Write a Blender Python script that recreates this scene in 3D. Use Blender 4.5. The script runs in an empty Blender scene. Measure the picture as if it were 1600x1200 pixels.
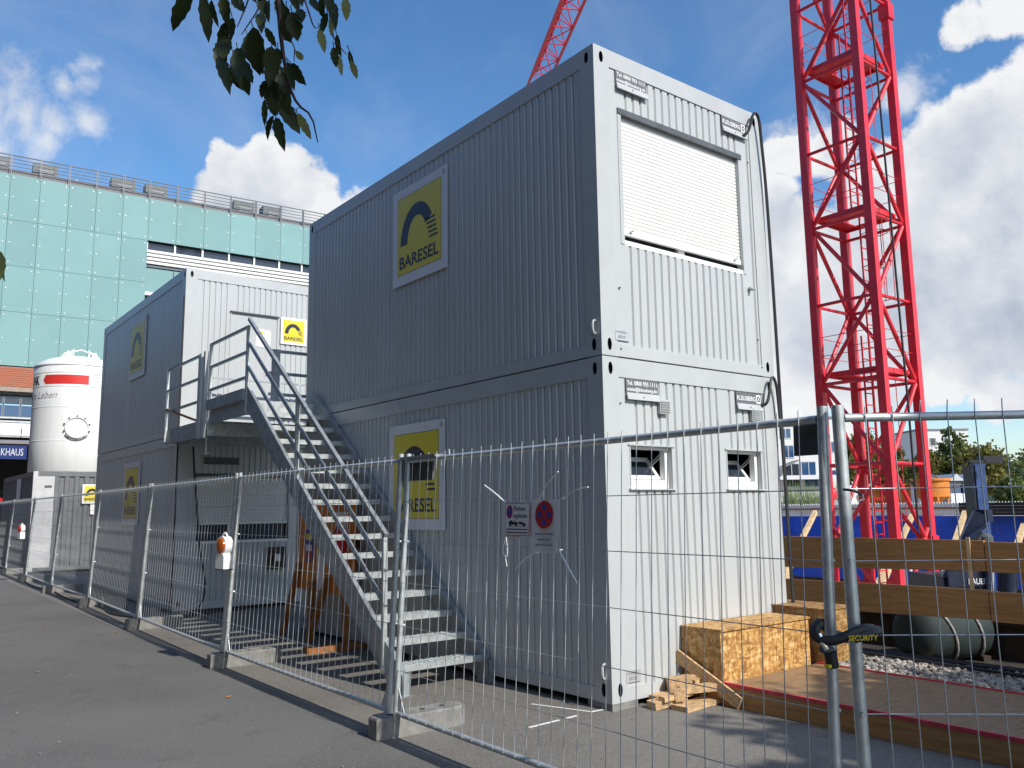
import bpy, math, random
import numpy as np
from mathutils import Vector, Matrix
random.seed(7); rng = np.random.default_rng(7)
sc = bpy.context.scene
COL = sc.collection
R = math.radians

# ------------------------------------------------------------------ camera
CAM = Vector((-4.9491, -5.1305, 1.6399))
YAW, PITCH, ROLL = -0.6587, 0.1461, -0.0138
FPX = 1315.87
_f = Vector((-math.sin(YAW)*math.cos(PITCH), math.cos(YAW)*math.cos(PITCH), math.sin(PITCH)))
_r = Vector((math.cos(YAW), math.sin(YAW), 0)); _u = _r.cross(_f)
_r2 = math.cos(ROLL)*_r + math.sin(ROLL)*_u; _u2 = -math.sin(ROLL)*_r + math.cos(ROLL)*_u
cam = bpy.data.cameras.new('camera'); camo = bpy.data.objects.new('camera', cam); COL.objects.link(camo)
cam.sensor_width = 36; cam.lens = FPX/1600*36; cam.clip_start = .05; cam.clip_end = 6000
camo.matrix_world = Matrix(((_r2.x,_u2.x,-_f.x,CAM.x),(_r2.y,_u2.y,-_f.y,CAM.y),(_r2.z,_u2.z,-_f.z,CAM.z),(0,0,0,1)))
sc.camera = camo
def ray(u, v): return _r2*((u-800)/FPX) + _u2*((600-v)/FPX) + _f
def AT(u, v, d): return CAM + ray(u, v)*d
def ON(u, v, ax, c):
    r = ray(u, v); return CAM + r*((c-CAM[ax])/r[ax])

# ------------------------------------------------------------------ light, sky
SUN_EL, SUN_AZ = 40.0, 5.0            # azimuth from -Y towards +X
sd = Vector((math.sin(R(SUN_AZ))*math.cos(R(SUN_EL)), -math.cos(R(SUN_AZ))*math.cos(R(SUN_EL)), math.sin(R(SUN_EL))))
sl = bpy.data.lights.new('sun', 'SUN'); sl.energy = 4.25; sl.angle = R(.5); sl.color = (1, .955, .88)
so = bpy.data.objects.new('sun', sl); COL.objects.link(so); so.rotation_euler = sd.to_track_quat('Z', 'Y').to_euler()
sc.view_settings.view_transform = 'Standard'; sc.view_settings.look = 'None'
sc.view_settings.exposure = 0.27; sc.view_settings.gamma = 1; sc.view_settings.use_curve_mapping = False

W = bpy.data.worlds.new('World'); sc.world = W; W.use_nodes = True
nt = W.node_tree; N = nt.nodes; L = nt.links; N.clear()
def nd(t, **k):
    n = N.new(t)
    for a, b in k.items(): setattr(n, a, b)
    return n
def mth(op, a, b=None, clamp=False):
    n = nd('ShaderNodeMath', operation=op, use_clamp=clamp)
    for i, x in enumerate((a, b)):
        if x is None: continue
        if isinstance(x, (int, float)): n.inputs[i].default_value = x
        else: L.new(x, n.inputs[i])
    return n.outputs[0]
SKY_STRENGTH = .15
out = nd('ShaderNodeOutputWorld'); bg = nd('ShaderNodeBackground'); bg.inputs[1].default_value = SKY_STRENGTH
sky = nd('ShaderNodeTexSky', sky_type='NISHITA', sun_disc=False); sky.sun_elevation = R(SUN_EL); sky.sun_rotation = R(180-SUN_AZ)
sky.air_density = 1.0; sky.dust_density = .7; sky.ozone_density = 2.6
geo = nd('ShaderNodeNewGeometry'); neg = nd('ShaderNodeVectorMath', operation='SCALE'); neg.inputs['Scale'].default_value = -1
L.new(geo.outputs['Incoming'], neg.inputs[0]); DIR = neg.outputs[0]
def noise(vec, scale, detail=6, rough=.55, dist=0.):
    n = nd('ShaderNodeTexNoise'); n.inputs['Scale'].default_value = scale; n.inputs['Detail'].default_value = detail
    n.inputs['Roughness'].default_value = rough; n.inputs['Distortion'].default_value = dist; L.new(vec, n.inputs['Vector']); return n.outputs[0]
# clouds: (azimuth deg ccw from +X, elevation deg, radius, strength) in sky directions
CLOUDS = []
def cl(u, v, rad, s=1.0):
    d = ray(u, v).normalized(); CLOUDS.append((d, rad/FPX*abs(d.dot(_f)), s))
for a in ((390,295,62),(440,268,56),(478,295,50),(345,310,46),(425,242,34),(505,318,34),(360,262,36),(470,262,34),(560,345,50),(420,360,110)): cl(a[0],a[1],a[2]*1.25)
WISPS = []
for a in ((-30,175,110),(15,160,60),(30,190,70),(-10,220,70),(140,105,34),(148,140,34),(128,120,30),(100,150,40),(85,200,48),(140,195,44),(105,100,26),(60,230,40),(1425,128,44),(1395,140,34),(1240,215,50)):
    d = ray(a[0],a[1]).normalized(); WISPS.append((d, a[2]/FPX*abs(d.dot(_f))*1.25, 1.0))
for a in ((1230,235,55),(1215,300,50),(1290,230,60),(1225,380,100),(1300,420,150),(1380,300,110),(1440,350,140),(1480,270,120),(1540,230,110),
          (1600,200,110),(1650,170,120),(1700,260,200),(1500,430,150),(1600,400,180),(1400,480,150),(1250,500,120),(1330,560,120),(1520,540,90),(1620,520,100),(1200,440,80)): cl(*a)
for a in ((1500,42,44),(1527,32,48),(1555,22,52),(1600,5,62)): cl(*a, .8)
for a in ((1560,610,60),(1480,600,40),(1250,600,80),(1640,600,60)): cl(*a, .8)
# the same kind of sky outside the frame
for az in range(0, 360, 24):
    if 15 < az < 265: continue
    el = 12 + 22*random.random(); a = R(az)
    CLOUDS.append((Vector((math.cos(a)*math.cos(R(el)), math.sin(a)*math.cos(R(el)), math.sin(R(el)))), .12+.16*random.random(), .9))
wn = nd('ShaderNodeTexNoise'); wn.inputs['Scale'].default_value = 9; wn.inputs['Detail'].default_value = 5; L.new(DIR, wn.inputs['Vector'])
wsub = nd('ShaderNodeVectorMath', operation='SUBTRACT'); L.new(wn.outputs['Color'], wsub.inputs[0]); wsub.inputs[1].default_value = (.5,.5,.5)
wsc = nd('ShaderNodeVectorMath', operation='SCALE'); wsc.inputs['Scale'].default_value = .075; L.new(wsub.outputs[0], wsc.inputs[0])
wadd = nd('ShaderNodeVectorMath', operation='ADD'); L.new(DIR, wadd.inputs[0]); L.new(wsc.outputs[0], wadd.inputs[1])
def field(lst):
  acc = None
  for d, rad, s in lst:
    dn = nd('ShaderNodeVectorMath', operation='DISTANCE'); L.new(wadd.outputs[0], dn.inputs[0]); dn.inputs[1].default_value = d
    m = mth('MULTIPLY', mth('SUBTRACT', 1.0, mth('DIVIDE', dn.outputs['Value'], rad*1.15), True), s)
    acc = m if acc is None else mth('MAXIMUM', acc, m)
  return acc
acc = field(CLOUDS); acc2 = field(WISPS)
n1 = noise(DIR, 12, 10, .64); 
off = nd('ShaderNodeVectorMath', operation='ADD'); L.new(DIR, off.inputs[0]); off.inputs[1].default_value = sd*.035 + Vector((0,0,.02))
n2 = noise(off.outputs[0], 12, 6, .6)
wisp = noise(DIR, 5, 6, .6, .6)
dens = mth('ADD', mth('MULTIPLY', acc, 1.9), mth('MULTIPLY', mth('SUBTRACT', n1, .52), 2.1))
cover = nd('ShaderNodeMapRange', interpolation_type='SMOOTHSTEP'); L.new(dens, cover.inputs[0])
cover.inputs[1].default_value = .36; cover.inputs[2].default_value = .72
wm = nd('ShaderNodeMapRange', interpolation_type='SMOOTHSTEP'); L.new(wisp, wm.inputs[0]); wm.inputs[1].default_value = .42; wm.inputs[2].default_value = .78; wm.inputs[4].default_value = .15
wnoise = noise(DIR, 16, 7, .65, .5)
dens2 = mth('ADD', mth('MULTIPLY', acc2, 1.25), mth('MULTIPLY', mth('SUBTRACT', wnoise, .5), 2.4))
cv2 = nd('ShaderNodeMapRange', interpolation_type='SMOOTHSTEP'); L.new(dens2, cv2.inputs[0]); cv2.inputs[1].default_value = .28; cv2.inputs[2].default_value = 1.3; cv2.inputs[4].default_value = .75
cov = mth('MAXIMUM', mth('MAXIMUM', cover.outputs[0], cv2.outputs[0]), wm.outputs[0])
lowf = noise(DIR, 5.5, 3, .5)
shade = mth('ADD', mth('MULTIPLY', mth('SUBTRACT', n1, n2), 1.9), mth('ADD', mth('MULTIPLY', mth('SUBTRACT', lowf, .5), -1.8), .90))
thick = mth('SUBTRACT', 1.0, mth('MULTIPLY', mth('SUBTRACT', dens, .9, True), .30))
GREY = []
for a in ((1500,268,75),(1570,285,80),(1440,500,110),(1540,530,110),(1300,540,90),(1225,335,45),(1380,575,80),(1600,500,90),(1300,340,60),(430,345,60),(350,340,40)):
    d = ray(a[0],a[1]).normalized(); GREY.append((d, a[2]/FPX*abs(d.dot(_f))*1.3, 1.0))
gf = field(GREY)
shade = mth('MULTIPLY', mth('SUBTRACT', shade, mth('MULTIPLY', gf, mth('ADD', mth('MULTIPLY', n1, 1.6), -.15))), thick, True)
ccol = nd('ShaderNodeMix', data_type='RGBA'); L.new(shade, ccol.inputs[0])
ccol.inputs[6].default_value = (2.5, 2.85, 3.5, 1); ccol.inputs[7].default_value = (4.95, 5.0, 5.1, 1)
skm = nd('ShaderNodeMix', data_type='RGBA'); L.new(cov, skm.inputs[0])
hue = nd('ShaderNodeHueSaturation'); hue.inputs['Saturation'].default_value = 1.22; hue.inputs['Value'].default_value = 1.0; L.new(sky.outputs[0], hue.inputs['Color'])
L.new(hue.outputs[0], skm.inputs[6]); L.new(ccol.outputs[2], skm.inputs[7]); L.new(skm.outputs[2], bg.inputs[0]); L.new(bg.outputs[0], out.inputs[0])

# ------------------------------------------------------------------ materials
MATS = {}
def mat(name, col, rough=.6, metal=0., var=.0, vscale=6., bump=0., bscale=40., spec=.5, stretch=(1,1,1), col2=None, trans=0., coat=0., lo=.35, hi=.65):
    m = bpy.data.materials.new(name); m.use_nodes = True; t = m.node_tree; b = t.nodes['Principled BSDF']
    b.inputs['Base Color'].default_value = (*col, 1); b.inputs['Roughness'].default_value = rough; b.inputs['Metallic'].default_value = metal
    b.inputs['Specular IOR Level'].default_value = spec; b.inputs['Transmission Weight'].default_value = trans; b.inputs['Coat Weight'].default_value = coat
    tc = t.nodes.new('ShaderNodeTexCoord'); mp = t.nodes.new('ShaderNodeMapping'); mp.inputs['Scale'].default_value = stretch
    t.links.new(tc.outputs['Object'], mp.inputs[0])
    if var or col2:
        n = t.nodes.new('ShaderNodeTexNoise'); n.inputs['Scale'].default_value = vscale; n.inputs['Detail'].default_value = 6; n.inputs['Roughness'].default_value = .62
        t.links.new(mp.outputs[0], n.inputs[0])
        mr = t.nodes.new('ShaderNodeMapRange'); mr.inputs[1].default_value = lo; mr.inputs[2].default_value = hi; t.links.new(n.outputs[0], mr.inputs[0])
        mx = t.nodes.new('ShaderNodeMix'); mx.data_type = 'RGBA'; t.links.new(mr.outputs[0], mx.inputs[0])
        c1 = col; c2 = col2 if col2 else tuple(min(1, c*(1+var)) for c in col)
        if not col2: c1 = tuple(c*(1-var) for c in col)
        mx.inputs[6].default_value = (*c1, 1); mx.inputs[7].default_value = (*c2, 1)
        t.links.new(mx.outputs[2], b.inputs['Base Color'])
        rr = t.nodes.new('ShaderNodeMapRange'); rr.inputs[3].default_value = max(.02, rough*.82); rr.inputs[4].default_value = min(1, rough*1.2)
        t.links.new(n.outputs[0], rr.inputs[0]); t.links.new(rr.outputs[0], b.inputs['Roughness'])
    if bump:
        n = t.nodes.new('ShaderNodeTexNoise'); n.inputs['Scale'].default_value = bscale; n.inputs['Detail'].default_value = 5
        t.links.new(mp.outputs[0], n.inputs[0]); bp = t.nodes.new('ShaderNodeBump'); bp.inputs['Strength'].default_value = bump; bp.inputs['Distance'].default_value = .01
        t.links.new(n.outputs[0], bp.inputs['Height']); t.links.new(bp.outputs[0], b.inputs['Normal'])
    MATS[name] = m; return m
paint = mat('grey_paint', (.462,.480,.480), .25, var=.03, vscale=1.1, stretch=(1.5,1.5,.5))
paint_frame = mat('frame_paint', (.455,.472,.471), .29, var=.05, vscale=2.2)
def streaks(m, k, sc_, lo, hi):
    t = m.node_tree; b = t.nodes['Principled BSDF']; src = b.inputs['Base Color'].links[0].from_socket
    tc = t.nodes.new('ShaderNodeTexCoord'); mp = t.nodes.new('ShaderNodeMapping'); mp.inputs['Scale'].default_value = sc_; t.links.new(tc.outputs['Object'], mp.inputs[0])
    n = t.nodes.new('ShaderNodeTexNoise'); n.inputs['Scale'].default_value = 1; n.inputs['Detail'].default_value = 7; n.inputs['Roughness'].default_value = .68; t.links.new(mp.outputs[0], n.inputs[0])
    r = t.nodes.new('ShaderNodeMapRange'); r.inputs[1].default_value = lo; r.inputs[2].default_value = hi; t.links.new(n.outputs[0], r.inputs[0])
    x = t.nodes.new('ShaderNodeMix'); x.data_type = 'RGBA'; x.blend_type = 'MULTIPLY'; t.links.new(r.outputs[0], x.inputs[0]); t.links.new(src, x.inputs[6]); x.inputs[7].default_value = (*k,1); t.links.new(x.outputs[2], b.inputs['Base Color'])
streaks(paint, (.86,.85,.82), (13,13,.45), .56, .80); streaks(paint_frame, (.80,.77,.72), (7,7,2.2), .62, .80)
white = mat('white_plastic', (.80,.80,.78), .4, var=.03, vscale=5)
galv = mat('galvanised_steel', (.54,.575,.575), .42, .55, var=.16, vscale=14, bump=.05, bscale=60)
galv_dark = mat('weathered_galvanised', (.36,.39,.41), .48, .55, var=.22, vscale=9, bump=.05, bscale=50)
wire_m = mat('galvanised_wire', (.46,.48,.50), .45, .5, var=.12, vscale=20)
dark = mat('black_rubber', (.018,.018,.02), .55, var=.2, vscale=20)
hole = mat('dark_hollow', (.012,.012,.013), .8)
concrete = mat('concrete', (.21,.205,.19), .9, var=.25, vscale=9, bump=.3, bscale=70)
yellow = mat('sign_yellow', (.74,.60,.03), .35, var=.03)
navy = mat('sign_navy', (.018,.022,.045), .35)
blackp = mat('black_print', (.015,.015,.017), .5)
whiteboard = mat('white_board', (.72,.72,.74), .38, var=.03)
paper = mat('paper', (.78,.77,.74), .5, var=.04, vscale=30)
signred = mat('sign_red', (.50,.02,.03), .4); signblue = mat('sign_blue', (.03,.06,.30), .4)
greyprint = mat('grey_print', (.25,.25,.26), .6)
red = mat('crane_red', (.64,.028,.045), .38, var=.14, vscale=3)
redfloor = mat('edge_red', (.60,.05,.07), .55, var=.25, vscale=12)
amber = mat('amber_lens', (.42,.10,.012), .18, var=.3, vscale=60)
orange = mat('orange_paint', (.62,.20,.02), .5, var=.2, vscale=5)
woodor = mat('stained_wood', (.30,.115,.028), .6, var=.3, vscale=5, stretch=(8,8,1))
plank_m = mat('board_wood', (.50,.26,.085), .6, col2=(.28,.125,.038), vscale=2.6, stretch=(14,.9,14), bump=.1, bscale=8, lo=.3, hi=.72)
scrapw = mat('scrap_wood', (.50,.33,.17), .75, var=.35, vscale=5, stretch=(2,8,8), bump=.15, bscale=30)
pale_wood = mat('pale_wood', (.62,.44,.24), .7, var=.2, vscale=5)
tarp = mat('blue_tarp', (.012,.078,.56), .42, var=.2, vscale=2.2, bump=.5, bscale=5)
tankm = mat('dark_green_sheet', (.030,.042,.042), .72, var=.25, vscale=3, bump=.3, bscale=5, spec=.25)
strapm = mat('grey_strap', (.30,.30,.30), .7, var=.3, vscale=20)
darkbrown = mat('dark_timber_shade', (.035,.022,.014), .8, var=.4, vscale=5)
rigblue = mat('rig_blue', (.006,.011,.034), .42, var=.3, vscale=6)
rigblue2 = mat('mast_blue', (.03,.075,.22), .42, var=.3, vscale=6)
chrome = mat('chrome', (.75,.75,.76), .15, .95)
earth = mat('earth', (.16,.12,.08), .95, var=.35, vscale=1.2, bump=.5, bscale=6)
sand = mat('pale_gravel_ground', (.34,.30,.24), .95, var=.25, vscale=2.5, bump=.4, bscale=12)
grass_m = mat('grass_leaves', (.085,.12,.045), .7, var=.4, vscale=3)
glassg = mat('green_glass', (.200,.345,.332), .10, var=.035, vscale=.5, spec=.5, coat=.3)
glassw = mat('window_glass', (.03,.04,.055), .06, spec=.8)
glassblue = mat('blue_glass', (.03,.075,.17), .08, spec=.8)
alu = mat('aluminium', (.55,.56,.57), .4, .4, var=.1)
facwhite = mat('white_facade', (.66,.645,.62), .7, var=.05, vscale=2)
_t = glassg.node_tree; _b = _t.nodes['Principled BSDF']; _oi = _t.nodes.new('ShaderNodeObjectInfo'); _hs = _t.nodes.new('ShaderNodeHueSaturation'); _mr = _t.nodes.new('ShaderNodeMapRange')
_mr.inputs[3].default_value = .93; _mr.inputs[4].default_value = 1.06; _t.links.new(_oi.outputs['Random'], _mr.inputs[0]); _t.links.new(_mr.outputs[0], _hs.inputs['Value'])
_src = _b.inputs['Base Color'].links[0].from_socket; _t.links.new(_src, _hs.inputs['Color']); _t.links.new(_hs.outputs[0], _b.inputs['Base Color'])
louv = mat('white_louvre', (.74,.75,.73), .5)
slate = mat('dark_gap', (.07,.10,.10), .7)
signblue2 = mat('parking_blue', (.006,.022,.13), .35)
brickm = mat('brick_red', (.40,.135,.075), .85, var=.35, vscale=40, stretch=(1,1,3))
mortar = mat('mortar', (.33,.27,.22), .95, var=.2, vscale=12)
storem = mat('storage_shade_grey', (.145,.15,.155), .45, var=.15, vscale=3)  # shadow across the container front put into this darker colour
storel = mat('storage_lit_grey', (.50,.50,.50), .45, var=.1, vscale=3)
silow = mat('silo_white', (.72,.72,.70), .42, var=.05, vscale=2, stretch=(2,2,.3))
silored = mat('silo_red', (.60,.035,.03), .4)
bark = mat('bark', (.075,.06,.045), .9, var=.4, vscale=8, stretch=(4,4,1), bump=.6, bscale=14)
barkred = mat('twig', (.06,.03,.025), .7)
roofm = mat('roof_grey', (.20,.20,.21), .8, var=.1)
navy_tarp = mat('black_beam', (.012,.014,.02), .5, var=.3)
slatm = mat('shutter_white', (.78,.78,.76), .42, var=.025, vscale=3)
steelgrey = mat('steel_dark', (.10,.11,.115), .5, .3, var=.2)

def leafmat(name, c1, c2, trans=.35):
    m = bpy.data.materials.new(name); m.use_nodes = True; t = m.node_tree; b = t.nodes['Principled BSDF']; o = t.nodes['Material Output']
    ge = t.nodes.new('ShaderNodeNewGeometry'); mx = t.nodes.new('ShaderNodeMix'); mx.data_type = 'RGBA'
    t.links.new(ge.outputs['Random Per Island'], mx.inputs[0]); mx.inputs[6].default_value = (*c1,1); mx.inputs[7].default_value = (*c2,1)
    t.links.new(mx.outputs[2], b.inputs['Base Color']); b.inputs['Roughness'].default_value = .5; b.inputs['Specular IOR Level'].default_value = .35
    tr = t.nodes.new('ShaderNodeBsdfTranslucent'); hs = t.nodes.new('ShaderNodeHueSaturation'); hs.inputs['Value'].default_value = 1.5; hs.inputs['Hue'].default_value = .48
    t.links.new(mx.outputs[2], hs.inputs['Color']); t.links.new(hs.outputs[0], tr.inputs[0])
    ms = t.nodes.new('ShaderNodeMixShader'); ms.inputs[0].default_value = trans
    t.links.new(b.outputs[0], ms.inputs[1]); t.links.new(tr.outputs[0], ms.inputs[2]); t.links.new(ms.outputs[0], o.inputs[0]); return m
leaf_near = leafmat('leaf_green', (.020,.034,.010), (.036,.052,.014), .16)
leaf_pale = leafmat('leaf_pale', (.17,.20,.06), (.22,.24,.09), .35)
leaf_far = leafmat('leaf_far', (.055,.088,.022), (.14,.17,.04), .3)
leaf_far2 = leafmat('leaf_far_autumn', (.075,.088,.020), (.20,.18,.04), .3)
leaf_far3 = leafmat('leaf_far_dark', (.025,.05,.018), (.06,.09,.03), .25)

def ground_mat(name, c1, c2, speck, sscale=220, patch=.35):
    m = bpy.data.materials.new(name); m.use_nodes = True; t = m.node_tree; b = t.nodes['Principled BSDF']; b.inputs['Roughness'].default_value = .88; b.inputs['Specular IOR Level'].default_value = .25
    tc = t.nodes.new('ShaderNodeTexCoord')
    def no(s, d=5, r=.6):
        n = t.nodes.new('ShaderNodeTexNoise'); n.inputs['Scale'].default_value = s; n.inputs['Detail'].default_value = d; n.inputs['Roughness'].default_value = r
        t.links.new(tc.outputs['Object'], n.inputs[0]); return n.outputs[0]
    def mr(x, a, bb, c=0, d=1):
        n = t.nodes.new('ShaderNodeMapRange'); n.inputs[1].default_value = a; n.inputs[2].default_value = bb; n.inputs[3].default_value = c; n.inputs[4].default_value = d; t.links.new(x, n.inputs[0]); return n.outputs[0]
    def mix(f, a, bb, mode='MIX'):
        n = t.nodes.new('ShaderNodeMix'); n.data_type = 'RGBA'; n.blend_type = mode
        if isinstance(f, float): n.inputs[0].default_value = f
        else: t.links.new(f, n.inputs[0])
        for i, x in ((6, a), (7, bb)):
            if isinstance(x, tuple): n.inputs[i].default_value = (*x, 1)
            else: t.links.new(x, n.inputs[i])
        return n.outputs[2]
    base = mix(mr(no(.7, 5, .65), .3, .7), c1, c2)
    sp = mix(mr(no(sscale, 3, .7), .50, .72), base, speck)
    dk = mix(mr(no(sscale*.6, 3, .7), .28, .42, .55, 0), sp, tuple(c*.4 for c in c1))
    g2 = mix(mr(no(34, 4, .75), .56, .70, 0, .85), dk, speck); g3 = mix(mr(no(27, 4, .75), .30, .42, .8, 0), g2, tuple(c*.55 for c in c1))
    pt = mix(mr(no(.33, 3, .5), .45, .60, 0, .30), g3, tuple(c*1.45 for c in c2))
    st = mix(mr(no(1.7, 6, .7), .58, .72, 0, patch), pt, tuple(c*.62 for c in c1))
    vo = t.nodes.new('ShaderNodeTexVoronoi'); vo.feature = 'DISTANCE_TO_EDGE'; vo.inputs['Scale'].default_value = .33; vo.inputs['Randomness'].default_value = 1
    ds = t.nodes.new('ShaderNodeMix'); ds.data_type = 'RGBA'; ds.inputs[0].default_value = .2
    nn = t.nodes.new('ShaderNodeTexNoise'); nn.inputs['Scale'].default_value = 2.2; nn.inputs['Detail'].default_value = 6; t.links.new(tc.outputs['Object'], nn.inputs[0])
    t.links.new(tc.outputs['Object'], ds.inputs[6]); t.links.new(nn.outputs['Color'], ds.inputs[7]); t.links.new(ds.outputs[2], vo.inputs['Vector'])
    ck = mix(mr(vo.outputs['Distance'], 0, .0025, .14, 0), st, tuple(c*.35 for c in c1))
    t.links.new(ck, b.inputs['Base Color'])
    bp = t.nodes.new('ShaderNodeBump'); bp.inputs['Strength'].default_value = .55; bp.inputs['Distance'].default_value = .004
    t.links.new(no(sscale*.8, 4, .7), bp.inputs['Height']); t.links.new(bp.outputs[0], b.inputs['Normal'])
    return m
asph = ground_mat('asphalt', (.088,.086,.082), (.122,.118,.111), (.27,.26,.245), 120, .45)
asph2 = ground_mat('yard_asphalt', (.118,.110,.098), (.155,.144,.127), (.31,.295,.265), 100, .4)

def osb_mat(name, k=1.0):
    m = bpy.data.materials.new(name); m.use_nodes = True; t = m.node_tree; b = t.nodes['Principled BSDF']; b.inputs['Roughness'].default_value = .6
    tc = t.nodes.new('ShaderNodeTexCoord'); cols = []
    for i, (sc_, rot) in enumerate((((46,46,10),(.35,.25,.1)), ((40,10,40),(.3,.1,.7)), ((11,46,46),(.1,.6,.4)))):
        mp = t.nodes.new('ShaderNodeMapping'); mp.inputs['Scale'].default_value = sc_; mp.inputs['Rotation'].default_value = rot; mp.inputs['Location'].default_value = (i*3.1, i*1.7, i)
        t.links.new(tc.outputs['Object'], mp.inputs[0]); v = t.nodes.new('ShaderNodeTexVoronoi'); v.inputs['Scale'].default_value = 1; t.links.new(mp.outputs[0], v.inputs[0])
        s = t.nodes.new('ShaderNodeSeparateColor'); t.links.new(v.outputs['Color'], s.inputs[0]); cols.append(s.outputs[0])
    a = t.nodes.new('ShaderNodeMath'); a.operation = 'ADD'; t.links.new(cols[0], a.inputs[0]); t.links.new(cols[1], a.inputs[1])
    c = t.nodes.new('ShaderNodeMath'); c.operation = 'ADD'; t.links.new(a.outputs[0], c.inputs[0]); t.links.new(cols[2], c.inputs[1])
    r = t.nodes.new('ShaderNodeValToRGB'); t.links.new(c.outputs[0], r.inputs[0]) if False else None
    mr = t.nodes.new('ShaderNodeMapRange'); mr.inputs[1].default_value = .5; mr.inputs[2].default_value = 2.5; t.links.new(c.outputs[0], mr.inputs[0]); t.links.new(mr.outputs[0], r.inputs[0])
    e = r.color_ramp.elements; e[0].color = (.24*k,.105*k,.028*k,1); e[1].color = (.74*k,.52*k,.25*k,1)
    for p, q in ((.35,(.40,.20,.055)),(.6,(.52,.29,.09)),(.8,(.60,.37,.13))):
        x = e.new(p); x.color = (q[0]*k,q[1]*k,q[2]*k,1)
    t.links.new(r.outputs[0], b.inputs['Base Color'])
    bp = t.nodes.new('ShaderNodeBump'); bp.inputs['Strength'].default_value = .25; bp.inputs['Distance'].default_value = .004; t.links.new(mr.outputs[0], bp.inputs['Height']); t.links.new(bp.outputs[0], b.inputs['Normal'])
    return m
osb = osb_mat('osb_board'); osb_worn = osb_mat('osb_worn', .66)
deck_top = mat('deck_board_worn', (.33,.21,.105), .7, col2=(.20,.12,.06), vscale=3, stretch=(3,18,18), bump=.12, bscale=9, lo=.32, hi=.7)

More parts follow.
